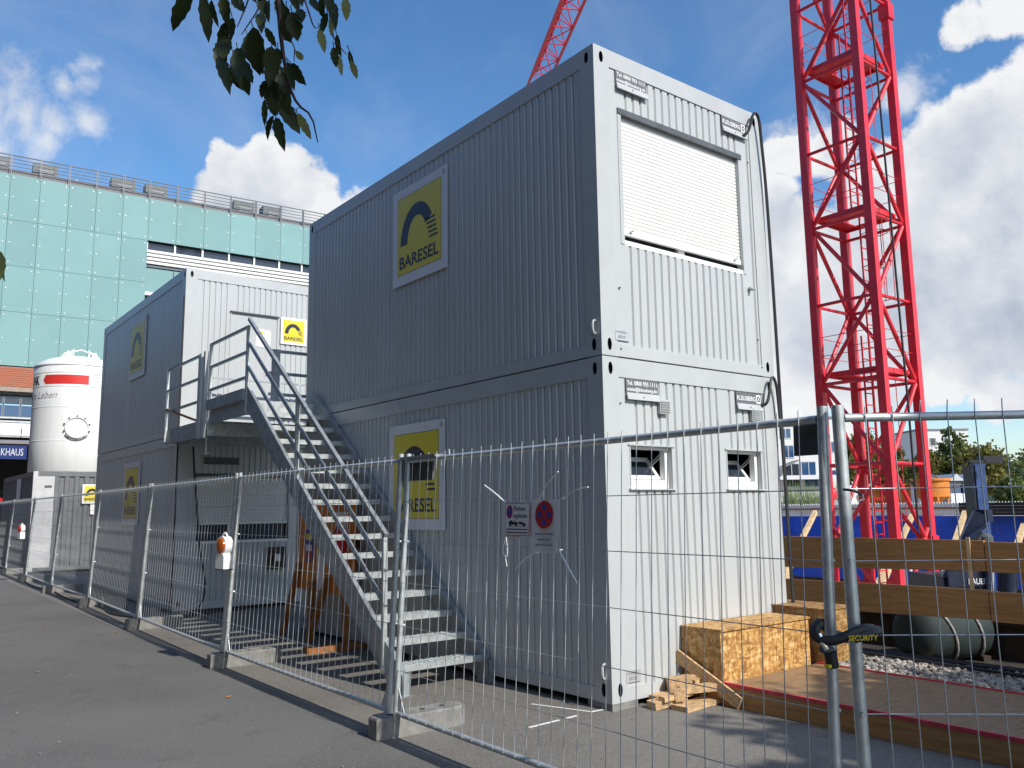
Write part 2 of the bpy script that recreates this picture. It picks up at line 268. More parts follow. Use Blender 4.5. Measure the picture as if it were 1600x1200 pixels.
# ------------------------------------------------------------------ mesh builder
class MB:
    def __init__(s): s.v = []; s.f = []; s.m = []
    def add(s, vs, fs, mi=0):
        o = len(s.v); s.v += [tuple(x) for x in vs]; s.f += [tuple(i+o for i in f) for f in fs]; s.m += [mi]*len(fs); return s
    def box(s, a, b, mi=0):
        x0,y0,z0 = (min(a[i],b[i]) for i in range(3)); x1,y1,z1 = (max(a[i],b[i]) for i in range(3))
        return s.add([(x0,y0,z0),(x1,y0,z0),(x1,y1,z0),(x0,y1,z0),(x0,y0,z1),(x1,y0,z1),(x1,y1,z1),(x0,y1,z1)],
                     [(0,3,2,1),(4,5,6,7),(0,1,5,4),(1,2,6,5),(2,3,7,6),(3,0,4,7)], mi)
    def cbox(s, c, size, M=None, mi=0, bev=0.):
        hx,hy,hz = (k/2 for k in size); c = Vector(c)
        vs = [(-hx,-hy,-hz),(hx,-hy,-hz),(hx,hy,-hz),(-hx,hy,-hz),(-hx,-hy,hz),(hx,-hy,hz),(hx,hy,hz),(-hx,hy,hz)]
        vs = [c + ((M @ Vector(q)) if M else Vector(q)) for q in vs]
        return s.add(vs, [(0,3,2,1),(4,5,6,7),(0,1,5,4),(1,2,6,5),(2,3,7,6),(3,0,4,7)], mi)
    def beam(s, a, b, w, h, up=(0,0,1), mi=0):
        a = Vector(a); b = Vector(b); d = b-a; l = d.length; d.normalize(); u = Vector(up)
        x = d.cross(u); 
        if x.length < 1e-4: x = d.cross(Vector((1,0,0)))
        x.normalize(); z = x.cross(d); M = Matrix((x, d, z)).transposed()
        return s.cbox((a+b)/2, (w, l, h), M, mi)
    def cyl(s, a, b, r, n=8, r2=None, caps=True, mi=0):
        a = Vector(a); b = Vector(b); r2 = r if r2 is None else r2; d = (b-a).normalized()
        x = d.orthogonal().normalized(); y = d.cross(x); vs = []
        for k in range(n):
            t = 2*math.pi*k/n; q = x*math.cos(t)+y*math.sin(t); vs += [a+q*r, b+q*r2]
        fs = [(2*k, 2*((k+1)%n), 2*((k+1)%n)+1, 2*k+1) for k in range(n)]
        if caps: fs += [tuple(2*k for k in range(n))[::-1], tuple(2*k+1 for k in range(n))]
        return s.add(vs, fs, mi)
    def tube(s, pts, r, n=6, mi=0, smooth=0, closed=False):
        pts = [Vector(p) for p in pts]
        for _ in range(smooth):
            q = [pts[0]]
            for i in range(len(pts)-1): q += [pts[i]*.75+pts[i+1]*.25, pts[i]*.25+pts[i+1]*.75]
            q.append(pts[-1]); pts = q
        rs = r if isinstance(r, (list, tuple)) else [r]*len(pts)
        if len(rs) != len(pts): rs = [rs[0]+(rs[-1]-rs[0])*i/(len(pts)-1) for i in range(len(pts))]
        vs = []; ref = None
        for i, p in enumerate(pts):
            d = (pts[min(i+1,len(pts)-1)]-pts[max(i-1,0)]).normalized()
            ref = d.orthogonal().normalized() if ref is None else (ref - d*ref.dot(d)).normalized()
            y = d.cross(ref)
            for k in range(n):
                t = 2*math.pi*k/n; vs.append(p + (ref*math.cos(t)+y*math.sin(t))*rs[i])
        fs = []
        for i in range(len(pts)-1):
            for k in range(n): fs.append((i*n+k, i*n+(k+1)%n, (i+1)*n+(k+1)%n, (i+1)*n+k))
        fs += [tuple(range(n))[::-1], tuple((len(pts)-1)*n+k for k in range(n))]
        return s.add(vs, fs, mi)
    def prism(s, poly, O, U, V, Nn, d0, d1, mi=0):
        O,U,V,Nn = Vector(O),Vector(U),Vector(V),Vector(Nn); n = len(poly)
        vs = [O+U*p[0]+V*p[1]+Nn*d0 for p in poly]+[O+U*p[0]+V*p[1]+Nn*d1 for p in poly]
        fs = [tuple(range(n))[::-1], tuple(range(n,2*n))]+[(k,(k+1)%n,(k+1)%n+n,k+n) for k in range(n)]
        return s.add(vs, fs, mi)
    def strip(s, outer, inner, O, U, V, Nn, d0, d1, mi=0, closed=False):
        n = len(outer); rng_ = range(n if closed else n-1)
        for k in rng_:
            j = (k+1)%n; s.prism([outer[k], outer[j], inner[j], inner[k]], O,U,V,Nn,d0,d1,mi)
        return s
    def lathe(s, prof, c, n=32, mi=0):
        vs = []; c = Vector(c)
        for r, z in prof:
            for k in range(n):
                t = 2*math.pi*k/n; vs.append(c+Vector((r*math.cos(t), r*math.sin(t), z)))
        fs = []
        for i in range(len(prof)-1):
            for k in range(n): fs.append((i*n+k, i*n+(k+1)%n, (i+1)*n+(k+1)%n, (i+1)*n+k))
        fs += [tuple(range(n))[::-1], tuple((len(prof)-1)*n+k for k in range(n))]
        return s.add(vs, fs, mi)
    def mesh(s, name, mats, smooth=True, ang=.7):
        me = bpy.data.meshes.new(name); me.from_pydata(s.v, [], s.f)
        for m in (mats if isinstance(mats, (list, tuple)) else [mats]): me.materials.append(m)
        if any(s.m): me.polygons.foreach_set('material_index', s.m)
        if smooth:
            me.shade_smooth(); me.set_sharp_from_angle(angle=ang)
        me.update(); return me
    def build(s, name, mats, parent=None, world=True, smooth=True, **props):
        o = bpy.data.objects.new(name, s.mesh(name, mats, smooth)); return place(o, parent, world, **props)
def root_inv(p):
    M = Matrix.Identity(4); c = p
    chain = []
    while c: chain.append(c); c = c.parent
    for c in reversed(chain): M = M @ c.matrix_parent_inverse @ c.matrix_basis
    return M.inverted()
def place(o, parent=None, world=True, **props):
    COL.objects.link(o)
    if parent:
        o.parent = parent
        if world: o.matrix_parent_inverse = root_inv(parent)
    for k, v in props.items(): o[k] = v
    return o
def thing(name, label, cat, loc=(0,0,0), rotz=0, group=None):
    o = bpy.data.objects.new(name, None); o.empty_display_size = .2; COL.objects.link(o); o.location = loc; o.rotation_euler = (0,0,rotz)
    o['label'] = label; o['category'] = cat
    if group: o['group'] = group
    return o
def tag(o, label, cat, group=None):
    o['label'] = label; o['category'] = cat
    if group: o['group'] = group
    return o
def inst(name, me, parent, M=None, world=False, **p):
    o = bpy.data.objects.new(name, me); place(o, parent, world, **p)
    if M is not None: o.matrix_basis = M
    return o
def copy_tree(o, parent=None):
    c = o.copy(); COL.objects.link(c); c.parent = parent
    for ch in o.children: copy_tree(ch, c)
    return c
def text_mb(txt, size, O, U, V, Nn, depth=.002, bold=0., align='LEFT', width=None, squeeze=1., slant=0.):
    cu = bpy.data.curves.new('t', 'FONT'); cu.body = txt; cu.size = 1; cu.align_x = align; cu.offset = bold; cu.extrude = .5; cu.resolution_u = 3; cu.shear = slant
    ob = bpy.data.objects.new('t', cu); COL.objects.link(ob); dg = bpy.context.evaluated_depsgraph_get(); dg.update()
    me = bpy.data.meshes.new_from_object(ob.evaluated_get(dg)); bpy.data.objects.remove(ob)
    xs = [v.co.x for v in me.vertices]; w = max(xs)-min(xs); k = size; kx = size*squeeze
    if width: kx = width/w
    x0 = min(xs) if align == 'LEFT' else (max(xs)+min(xs))/2
    O,U,V,Nn = Vector(O),Vector(U),Vector(V),Vector(Nn)
    mb = MB(); mb.add([O+U*((v.co.x-x0)*kx)+V*(v.co.y*k)+Nn*((v.co.z+.5)*depth) for v in me.vertices], [tuple(p.vertices) for p in me.polygons]); bpy.data.meshes.remove(me); return mb
def ell(cx, cy, rx, ry, n=20): return [(cx+rx*math.cos(2*math.pi*k/n), cy+ry*math.sin(2*math.pi*k/n)) for k in range(n)]
def arc(cx, cy, r, a0, a1, n=18): return [(cx+r*math.cos(R(a0+(a1-a0)*k/n)), cy+r*math.sin(R(a0+(a1-a0)*k/n))) for k in range(n+1)]
X_,Y_,Z_ = Vector((1,0,0)),Vector((0,1,0)),Vector((0,0,1))

# ------------------------------------------------------------------ the setting
def sheet(name, rects, z, m, kind='structure'):
    mb = MB()
    for x0,y0,x1,y1 in rects: mb.add([(x0,y0,z),(x1,y0,z),(x1,y1,z),(x0,y1,z)], [(0,1,2,3)])
    return mb.build(name, m, kind=kind)
B = 2600; PX0, PX1, PY0, PY1, PZ = 6.3, 25.0, -14.0, 22.0, -1.35
sheet('ground', [(-B,-B,PX0,B),(PX1,-B,B,B),(PX0,-B,PX1,PY0),(PX0,PY1,PX1,B)], 0, asph)
sheet('yard_pavement', [(-1.845,-13,6.25,40)], .004, asph2)
sheet('pit_floor', [(PX0,PY0,PX1,PY1)], PZ, sand)
pw = MB()
pw.box((PX0-.3,PY0,PZ),(PX0,PY1,-.002)); pw.box((PX0-.3,PY1,PZ),(PX1+.3,PY1+.3,-.002)); pw.box((PX0-.3,PY0-.3,PZ),(PX1+.3,PY0,-.002)); pw.box((PX1,PY0,PZ),(PX1+.3,PY1,-.002))
pw.build('pit_wall', earth, kind='structure')
te = MB(); te.box((PX1+.25,-120,-.5),(900,400,1.12)); te.build('terrain', sand, kind='structure')

# ------------------------------------------------------------------ site office containers
CW, CL, CH = 2.435, 6.055, 2.86
GR = .10
def profile(u0, u1, groove=.017, gw=.014):
    pts = [(u0, 0)]; k = math.ceil((u0+.02)/GR)
    while k*GR < u1-.02:
        c = k*GR; pts += [(c-gw-.004,0),(c-gw*.5,-groove),(c+gw*.5,-groove),(c+gw+.004,0)]; k += 1
    pts.append((u1,0)); return pts
def panel_mesh(mb, u0, u1, v0, v1, O, U, V, Nn):
    p = profile(u0, u1) + [(u1,-.05),(u0,-.05)]
    O,U,V,Nn = Vector(O),Vector(U),Vector(V),Vector(Nn); n = len(p)
    vs = [O+U*a+Nn*d+V*v0 for a,d in p]+[O+U*a+Nn*d+V*v1 for a,d in p]
    fs = [(k,(k+1)%n,(k+1)%n+n,k+n) for k in range(n)] + [tuple(range(n))[::-1], tuple(range(n,2*n))]
    mb.add(vs, fs); return mb
def hole_plate(mb, O, U, V, Nn, w, h, cx, cy, rx, ry, dep=.035):
    n = 24; O,U,V,Nn = Vector(O),Vector(U),Vector(V),Vector(Nn); outer = []; inner = ell(cx,cy,rx,ry,n)
    for k in range(n):
        a = 2*math.pi*k/n; dx,dy = math.cos(a), math.sin(a); t = 1e9
        if dx > 1e-6: t = min(t,(w-cx)/dx)
        if dx < -1e-6: t = min(t,-cx/dx)
        if dy > 1e-6: t = min(t,(h-cy)/dy)
        if dy < -1e-6: t = min(t,-cy/dy)
        outer.append((cx+dx*t, cy+dy*t))
    for c in ((0,0),(w,0),(w,h),(0,h)):          # snap the nearest ring point to each corner
        i = min(range(n), key=lambda k: (outer[k][0]-c[0])**2+(outer[k][1]-c[1])**2); outer[i] = c
    P = lambda q, d: O+U*q[0]+V*q[1]+Nn*d
    vs = [P(q,0) for q in outer]+[P(q,0) for q in inner]+[P(q,-dep) for q in inner]
    mb.add(vs, [(k,(k+1)%n,(k+1)%n+n,k+n) for k in range(n)])
    mb.add(vs, [(k+n,(k+1)%n+n,(k+1)%n+2*n,k+2*n) for k in range(n)]+[tuple(range(2*n,3*n))], 1)
def casting_mesh():
    mb = MB(); w,h = .19,.2
    mb.box((.04,.04,.002),(w-.04,w-.04,h-.002))
    hole_plate(mb,(0,w,0),(0,-1,0),Z_,(-1,0,0),w,h,.095,.1,.026,.055); hole_plate(mb,(0,0,0),(1,0,0),Z_,(0,-1,0),w,h,.095,.1,.026,.055)
    hole_plate(mb,(w,0,0),(0,1,0),Z_,(1,0,0),w,h,.095,.1,.026,.055); hole_plate(mb,(w,w,0),(-1,0,0),Z_,(0,1,0),w,h,.095,.1,.026,.055)
    mb.add([(0,0,0),(w,0,0),(w,w,0),(0,w,0)],[(3,2,1,0)]); mb.add([(0,0,h),(w,0,h),(w,w,h),(0,w,h)],[(0,1,2,3)])
    return mb.mesh('corner_casting', [paint_frame, hole], smooth=False)
CAST = casting_mesh()
pm = MB(); pm.box((0,0,0),(.19,.19,CH-.4)); POST = pm.mesh('corner_post', paint_frame)
LP = [panel_mesh(MB(), .19+k*1.135, .19+(k+1)*1.135-.004, .11, CH-.17, (.010,0,0), Y_, Z_, (-1,0,0)).mesh('wall_panel', paint, False) for k in range(5)]
RP = [panel_mesh(MB(), .19+k*1.135, .19+(k+1)*1.135-.004, .11, CH-.17, (CW-.010,0,0), Y_, Z_, (1,0,0)).mesh('wall_panel', paint, False) for k in range(5)]
BPm = panel_mesh(MB(), .19, CW-.19, .11, CH-.17, (0,CL-.010,0), X_, Z_, (0,1,0)).mesh('wall_panel', paint, False)
def rail_mesh(L_, z0, z1, axis):
    mb = MB()
    if axis == 'y': mb.box((0,.19,z0),(.12,L_-.19,z1))
    else: mb.box((.19,0,z0),(L_-.19,.12,z1))
    return mb.mesh('rail', paint_frame)
RLT, RLB = rail_mesh(CL,CH-.17,CH-.002,'y'), rail_mesh(CL,.002,.11,'y'); RST, RSB = rail_mesh(CW,CH-.17,CH-.002,'x'), rail_mesh(CW,.002,.11,'x')
rf = MB(); rf.box((.1,.1,CH-.05),(CW-.1,CL-.1,CH-.012)); ROOF = rf.mesh('roof', roofm)
fl = MB(); fl.box((.1,.1,.03),(CW-.1,CL-.1,.09)); FLOOR = fl.mesh('floor', steelgrey)
T = Matrix.Translation
def container(x, y, z, label, cuts):
    t = thing('site_container', label, 'site container', (x,y,z), 0, 'grey stacked site office containers')
    for i in (0,1):
        for j in (0,1):
            px, py = i*(CW-.19), j*(CL-.19)
            inst('corner_post', POST, t, T((px,py,.2))); inst('corner_casting', CAST, t, T((px,py,0))); inst('corner_casting', CAST, t, T((px,py,CH-.2)))
    for i in (0,1):
        inst('top_rail', RLT, t, T((i*(CW-.12),0,0))); inst('bottom_rail', RLB, t, T((i*(CW-.12),0,0)))
        inst('top_rail', RST, t, T((0,i*(CL-.12),0))); inst('bottom_rail', RSB, t, T((0,i*(CL-.12),0)))
    for k in range(5): inst('wall_panel', LP[k], t); inst('wall_panel', RP[k], t)
    inst('wall_panel', BPm, t); inst('roof', ROOF, t); inst('floor', FLOOR, t)
    us = sorted({.19, CW-.19} | {c[0] for c in cuts} | {c[1] for c in cuts})
    for a, b in zip(us, us[1:]):
        segs = [(.11, CH-.17)]
        for c in cuts:
            if c[0] < (a+b)/2 < c[1]:
                segs = [s for lo, hi in segs for s in ((lo, min(hi, c[2])), (max(lo, c[3]), hi)) if s[1]-s[0] > .01]
        for lo, hi in segs: panel_mesh(MB(), a, b, lo, hi, (0,.010,0), X_, Z_, (0,-1,0)).build('wall_panel', paint, t, world=False, smooth=False)
    return t
Z1, Z2 = .06, .06+CH+.01
BX, BY = -.784, 9.304
sh_cut = (.285, 2.085, 3.965-Z2, 5.255-Z2)
up1 = container(0,0,Z2,'upper container of the near stack, a closed white roller shutter in its sunlit end', [sh_cut])
w1 = (.30,.85,1.79-Z1,2.175-Z1); w2 = (1.61,2.16,1.79-Z1,2.175-Z1)
lo1 = container(0,0,Z1,'lower container of the near stack, two small tilted windows in its sunlit end', [w1,w2])
dcut = (.784,1.654,.13,5.118-Z2)
up2 = container(BX,BY,Z2,'upper grey container of the far stack with a door onto the stair landing', [dcut])
scut = (.285,1.99,1.12-Z1,2.285-Z1)
lo2 = container(BX,BY,Z1,'lower grey container of the far stack with a half closed shutter below the landing', [scut])
for t,pads in ((lo1,1),(lo2,1)):
    for (px,py) in ((0,0),(CW-.3,0),(0,CL-.3),(CW-.3,CL-.3),(0,2.9),(CW-.3,2.9)):
        MB().box((px+.004,py+.004,-.056),(px+.296,py+.296,-.001)).build('support_block', concrete, t, world=False)

def shutter(t, u0, u1, v0, v1, gap, mull, wm):
    # white slats in guides, sill and mullion below; local coordinates of the container
    d = .055
    lin = MB(); lin.box((u0,-.004,v1-.055),(u1,d+.03,v1)); lin.build('lintel', steelgrey, t, world=False)
    for uu in (u0, u1-.045): g = MB(); g.box((uu,.004,v0),(uu+.045,d+.03,v1-.056)); g.build('guide_rail', paint_frame, t, world=False)
    sillz = v0
    s = MB(); s.box((u0+.046,.012,v0),(u1-.046,d+.03,v0+.042)); s.build('sill', wm, t, world=False)
    m = MB(); p = .037; a = u0+.047; b = u1-.047
    pts = [(0,.0),(.006,-.0105),(.026,-.0125),(.034,-.006),(.0355,0)]
    vs = []; fs = []
    for x in (a, b):
        for z, y in pts: vs.append((x, y, z))
        vs += [(x,.012,.0355),(x,.012,0)]
    n = 7; fs = [(k,(k+1)%n,(k+1)%n+n,k+n) for k in range(n)] + [tuple(range(n))[::-1], tuple(range(n,2*n))]
    me = MB().add(vs, fs).mesh('slat', slatm if wm is white else wm)
    zb = v0+.05+gap
    bar = MB(); bar.box((a,d-.02,zb),(b,d+.012,zb+.045)); bar.build('bottom_bar', wm, t, world=False)
    z = zb+.0455
    while z < v1-.06: inst('slat', me, t, T((0,d,z))); z += p
    if mull: mm = MB(); mm.box((mull-.045,d+.02,v0+.05),(mull+.045,d+.05,zb+.02)); mm.build('mullion', wm, t, world=False)
    gl = MB(); gl.box((a,d+.055,v0+.05),(b,d+.062,zb+.2)); gl.build('window_pane', glassw, t, world=False)
    bk = MB(); bk.box((u0,d+.063,v0),(u1,d+.085,v1)); bk.build('window_backing', hole, t, world=False)
    for uu in (a+.09, b-.12): k = MB(); k.cyl((uu,d-.03,zb+.03),(uu+.03,d-.045,zb+.045),.008,6); k.build('stop_hook', galv, t, world=False)
shutter(up1, *sh_cut, .055, 1.17, white)
shutter(lo2, *scut, .26, .93, white)

def small_window(t, u0, u1, v0, v1):
    w = bpy.data.objects.new('window', None); place(w, t, False); d = .085
    rv = MB(); rv.box((u1-.012,.006,v0),(u1,d+.02,v1)); rv.box((u0,.006,v0),(u0+.012,d+.02,v1)); rv.box((u0-.015,-.004,v1-.014),(u1+.02,d+.02,v1)); rv.build('reveal', paint_frame, w, world=False)
    fr = MB(); f = .045
    fr.box((u0+.012,d-.03,v0),(u1-.012,d+.03,v0+.075)); fr.box((u0+.012,d-.03,v1-.04),(u1-.012,d+.03,v1-.014)); fr.box((u0+.012,d-.03,v0+.075),(u0+.03,d+.03,v1-.04)); fr.box((u1-.012-f,d-.03,v0+.075),(u1-.012,d+.03,v1-.04))
    fr.build('window_frame', white, w, world=False)
    sl_ = MB(); sl_.box((u0-.02,-.016,v0-.012),(u1+.02,d,v0-.0005)); sl_.build('sill', paint_frame, w, world=False)
    a = R(38); M = Matrix.Rotation(-a,3,'X'); hz = v0+.08; hh = v1-.045-hz; ww = u1-f-.016-(u0+.034); cx = (u0+.034+u1-f-.016)/2; piv = Vector((cx,d+.03,hz)); hh *= .98
    sa = MB()
    for c, s in (((-ww/2+.02,0,hh/2),(.04,.03,hh)),((ww/2-.02,0,hh/2),(.04,.03,hh)),((0,0,.02),(ww-.08,.03,.04)),((0,0,hh-.02),(ww-.08,.03,.04))): sa.cbox(piv+M@Vector(c), s, M)
    sa.build('sash', white, w, world=False)
    g = MB(); g.cbox(piv+M@Vector((0,0,hh/2)), (ww-.08,.006,hh-.08), M); g.build('pane', glassw, w, world=False)
    st = MB(); top = piv+M@Vector((ww/2-.05,0,hh*.62)); st.beam((u1-f-.02,d+.01,v1-.07), top, .016,.008); st.beam((u1-f-.02,d+.01,v1-.10), top+Vector((-.01,0,-.03)), .012,.006); st.build('stay_arm', galv, w, world=False)
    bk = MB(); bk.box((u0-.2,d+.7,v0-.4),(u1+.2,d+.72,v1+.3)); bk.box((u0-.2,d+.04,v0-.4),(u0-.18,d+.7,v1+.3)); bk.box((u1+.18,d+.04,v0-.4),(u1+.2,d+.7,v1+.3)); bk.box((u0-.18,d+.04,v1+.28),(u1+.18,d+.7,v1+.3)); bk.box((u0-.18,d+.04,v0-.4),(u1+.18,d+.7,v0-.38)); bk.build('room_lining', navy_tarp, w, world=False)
small_window(lo1,*w1); small_window(lo1,*w2)

# name plates, vents, hooks on the near stack
plategrey = mat('plate_grey', (.13,.135,.15), .5)
def plate(t, u, v, w, h, txts, col=plategrey):
    p = MB(); p.box((u,-.006,v),(u+w,.004,v+h)); po = p.build('name_plate', col, t, world=False)
    for s, du, dv, size, width in txts: text_mb(s, size, (u+du,-.0065,v+dv), X_, Z_, (0,-1,0), .0015, .012, width=width).build('lettering', white, po, world=True if False else False, smooth=False) if False else place(bpy.data.objects.new('lettering', text_mb(s, size, (u+du,-.0065,v+dv), X_, Z_, (0,-1,0), .0015, .015, width=width).mesh('lettering', white, False)), po, False)
    f = MB(); f.cbox((u+w/2+.005,-.018,v-.032),(w+.01,.012,.062), Matrix.Rotation(R(-14),3,'X')); f.cyl((u+w/2,-.024,v-.03),(u+w/2,-.036,v-.03),.006,6); f.build('plate_flap', paint_frame, t, world=False)
    return po
for t, zz in ((up1, 5.495-Z2), (lo1, 2.62-Z1)):
    plate(t, .27, zz+.0, .40, .125, [('Tel. 0800 955 1111', .012, .070, .052, .375), ('miete@kleusberg.de', .012, .018, .045, .375)])
    po = plate(t, 1.79, zz+.005, .39, .115, [('KLEUSBERG', .012, .035, .062, .29)])
    q = MB(); q.box((2.105,-.0085,zz+.02),(2.172,-.0065,zz+.105)); q.strip(ell(2.138,zz+.062,.022,.028,16), ell(2.138,zz+.062,.012,.016,16), (0,-.0085,0), X_, Z_, (0,-1,0), 0, .002, mi=1, closed=True); place(bpy.data.objects.new('emblem', q.mesh('emblem',[white,blackp],False)), po, False)
    q = MB(); q.box((.165,-.004,.145),(.335,.002,.24)); q2 = q.build('data_plate', alu, t, world=False)
    place(bpy.data.objects.new('lettering', text_mb('KLEUSBERG', .022, (.175,-.0045,.212), X_, Z_, (0,-1,0), .001, .01, width=.125).mesh('lettering', greyprint, False)), q2, False)
    place(bpy.data.objects.new('lettering', text_mb('08250', .034, (.195,-.0045,.165), X_, Z_, (0,-1,0), .001, .01, width=.09).mesh('lettering', greyprint, False)), q2, False)
    h = MB(); h.tube([(-.001,.07,.19),(-.03,.07,.2),(-.035,.07,.25),(-.03,.07,.30),(-.001,.07,.31)], .011, 6, smooth=1); h.build('lashing_hook', paint_frame, t, world=False)
h = MB(); h.cyl((2.11,.004,3.82-Z2),(2.11,-.03,3.82-Z2),.022,10); h.cyl((2.11,-.03,3.82-Z2),(2.11,-.05,3.80-Z2),.014,8); h.build('vent_cap', paint_frame, up1, world=False)
for u in (.67, 2.0):
    v = MB(); v.box((u,-.03,2.455-Z1),(u+.13,.0,2.585-Z1)); 
    for k in range(5): v.cbox((u+.065,-.034,2.475-Z1+k*.022),(.11,.012,.012), Matrix.Rotation(R(30),3,'X'))
    v.build('air_vent', paint_frame, lo1, world=False)
for u, z in ((.24,3.55),(2.2,3.3),(.2,2.52),(2.2,5.2),(.23,3.0),(2.24,3.02)):
    b = MB(); b.cyl((u,.006,z),(u,-.006,z),.009,8); b.build('screw_head', steelgrey, up1 if z > Z2 else lo1, world=True)

# door of the far upper container
dd = MB(); dd.box((.80,.018,.14),(1.64,.05,5.105-Z2)); do = dd.build('door', paint, up2, world=False)
place(bpy.data.objects.new('door_handle', MB().cyl((1.56,.018,1.15),(1.56,-.03,1.15),.012,8).cyl((1.56,-.03,1.15),(1.45,-.03,1.15),.010,8).mesh('door_handle', steelgrey)), do, False)
df = MB(); df.box((.784,-.003,.13),(.80,.05,5.118-Z2)); df.box((1.64,-.003,.13),(1.654,.05,5.118-Z2)); df.box((.784,-.003,5.106-Z2),(1.654,.05,5.118-Z2)); df.build('door_frame', paint_frame, up2, world=False)
dn_ = MB(); dn_.box((.77,-.03,5.119-Z2),(1.67,.0,5.135-Z2)); dn_.build('drip_edge', steelgrey, up2, world=False)
pn = MB(); pn.add([(.465,9.316,4.56),(.73,9.312,4.53),(.745,9.312,4.84),(.72,9.312,4.86),(.50,9.316,4.88),(.47,9.316,4.70),(.465,9.319,4.56),(.73,9.315,4.53),(.745,9.315,4.84),(.72,9.315,4.86),(.50,9.319,4.88),(.47,9.319,4.70)],
       [(0,1,2,3,4,5),(11,10,9,8,7,6)]+[(k,k+6,(k+1)%6+6,(k+1)%6) for k in range(6)])
pn = pn.build('paper_notice', paper); tag(pn, 'sheet of white paper with a ragged edge taped to the landing door', 'notice')
MB().box((.54,9.309,4.80),(.60,9.3112,4.84)).build('printed_spot', yellow, pn)
# vent grille and socket box on the far lower container
vg = MB(); vg.box((.42,-.012,2.44-Z1),(1.02,.0,2.56-Z1)); 
for k in range(12): vg.box((.44+k*.048,-.02,2.45-Z1),(.462+k*.048,-.012,2.55-Z1))
vg.build('vent_grille', steelgrey, lo2, world=False)
sb = MB(); sb.box((1.575,-.03,.58),(1.895,.0,.96)); so_ = sb.build('socket_plate', dark, lo2, world=False)
place(bpy.data.objects.new('socket', MB().box((1.69,-.075,.72),(1.78,-.03,.84)).mesh('socket', white)), so_, False)

# ------------------------------------------------------------------ company signs
def company_sign(O, U, size, label, group=None, Nn=None, reg=True, yel=yellow):
    O,U = Vector(O),Vector(U); V = Z_; Nn = Vector(Nn); s = size/1.19
    t = thing('company_sign', label, 'sign', O, 0, group)
    MB().prism([(0,0),(size,0),(size,size),(0,size)], O,U,V,Nn,.002,.010).build('board', whiteboard, t)
    y0,y1 = .125*s, 1.075*s
    MB().prism([(y0-.006*s,y0-.006*s),(y1+.006*s,y0-.006*s),(y1+.006*s,y1+.006*s),(y0-.006*s,y1+.006*s)], O,U,V,Nn,.0101,.0108).build('field_outline', navy, t)
    MB().prism([(y0,y0),(y1,y0),(y1,y1),(y0,y1)], O,U,V,Nn,.0109,.0118).build('yellow_field', yel, t)
    cx, cy = .560*s, .475*s
    outer = [(cx+.375*s*math.cos(R(a)), cy+.455*s*math.sin(R(a))) for a in range(180,29,-6)]; inner = [(cx+.215*s*math.cos(R(a)), cy+.30*s*math.sin(R(a))) for a in range(180,29,-6)]
    MB().strip(outer, inner, O,U,V,Nn,.0119,.0128).build('arch', navy, t)
    for k in range(5):
        v = cy+(.185-.055*k)*s; x0 = cx+(.205+.018*k)*s; x1 = x0+(.19-.004*k)*s
        MB().prism([(x0,v-.013*s),(x1,v-.013*s),(x1-.008*s,v+.013*s),(x0-.008*s,v+.013*s)], O,U,V,Nn,.0119,.0128).build('arch_stripe', navy, t)
    text_mb('BARESEL', .205*s, O+U*(.165*s)+V*(.20*s)+Nn*.0119, U, V, Nn, .001, .022, width=.86*s).build('lettering', navy, t, smooth=False)
    if reg:
        c = (1.135*s, 1.125*s); MB().strip(ell(*c,.03*s,.03*s,20), ell(*c,.024*s,.024*s,20), O,U,V,Nn,.0101,.011, closed=True).build('registered_ring', greyprint, t)
        text_mb('R', .042*s, O+U*(c[0]-.013*s)+V*(c[1]-.015*s)+Nn*.0101, U, V, Nn, .001, .01).build('registered_letter', greyprint, t, smooth=False)
    return t
NX = (-1,0,0); NY = (0,-1,0)
company_sign((-.002,3.58,4.275),(0,-1,0),1.19,'large yellow sign with dark arch on the upper near container','company signs',NX)
company_sign((-.002,3.635,1.415),(0,-1,0),1.19,'large yellow sign with dark arch on the lower near container, behind the stair','company signs',NX)
company_sign((BX-.002,12.90,4.26),(0,-1,0),1.19,'large yellow sign on the shaded side of the upper far container','company signs',NX)
company_sign((BX-.002,12.82,1.42),(0,-1,0),1.19,'large yellow sign on the side of the lower far container, behind the fence','company signs',NX)
company_sign((.917,BY-.002,4.646),(1,0,0),.5,'small square yellow sign with dark arch beside the door above the landing','company signs',NY,False)

# black cables down the corners of the containers
def cable(pts, r, label, group=None, sm=2, m=dark, cat='cable'):
    return tag(MB().tube(pts, r, 6, smooth=sm).build('cable', m), label, cat, group)
cable([(2.10,-.02,5.46),(2.16,-.05,5.50),(2.20,-.06,5.60),(2.24,-.06,5.72),(2.31,-.06,5.77),(2.36,-.06,5.70),(2.385,-.05,5.5),(2.43,-.045,5.0),(2.455,-.04,4.0),(2.46,-.04,3.0),(2.465,-.04,2.0),(2.47,-.04,1.0),(2.475,-.05,.05)], .016, 'thick black cable from the roof edge down the right corner of the near stack','cables down the near stack')
cable([(2.17,-.02,2.62),(2.21,-.06,2.64),(2.245,-.07,2.75),(2.27,-.07,2.87),(2.33,-.06,2.93),(2.38,-.06,2.86),(2.41,-.05,2.7),(2.44,-.05,2.2),(2.445,-.05,1.2),(2.45,-.06,.05)], .016, 'black cable looping from the right name plate at the seam of the near stack','cables down the near stack')
cable([(BX-.015,BY+.01,5.3),(BX-.012,BY+.012,4),(BX-.015,BY+.01,2.9),(BX-.012,BY+.005,1.6),(BX-.015,BY,.6),(BX-.03,BY-.05,.04)], .014,'black cable running straight down the left corner of the far stack')
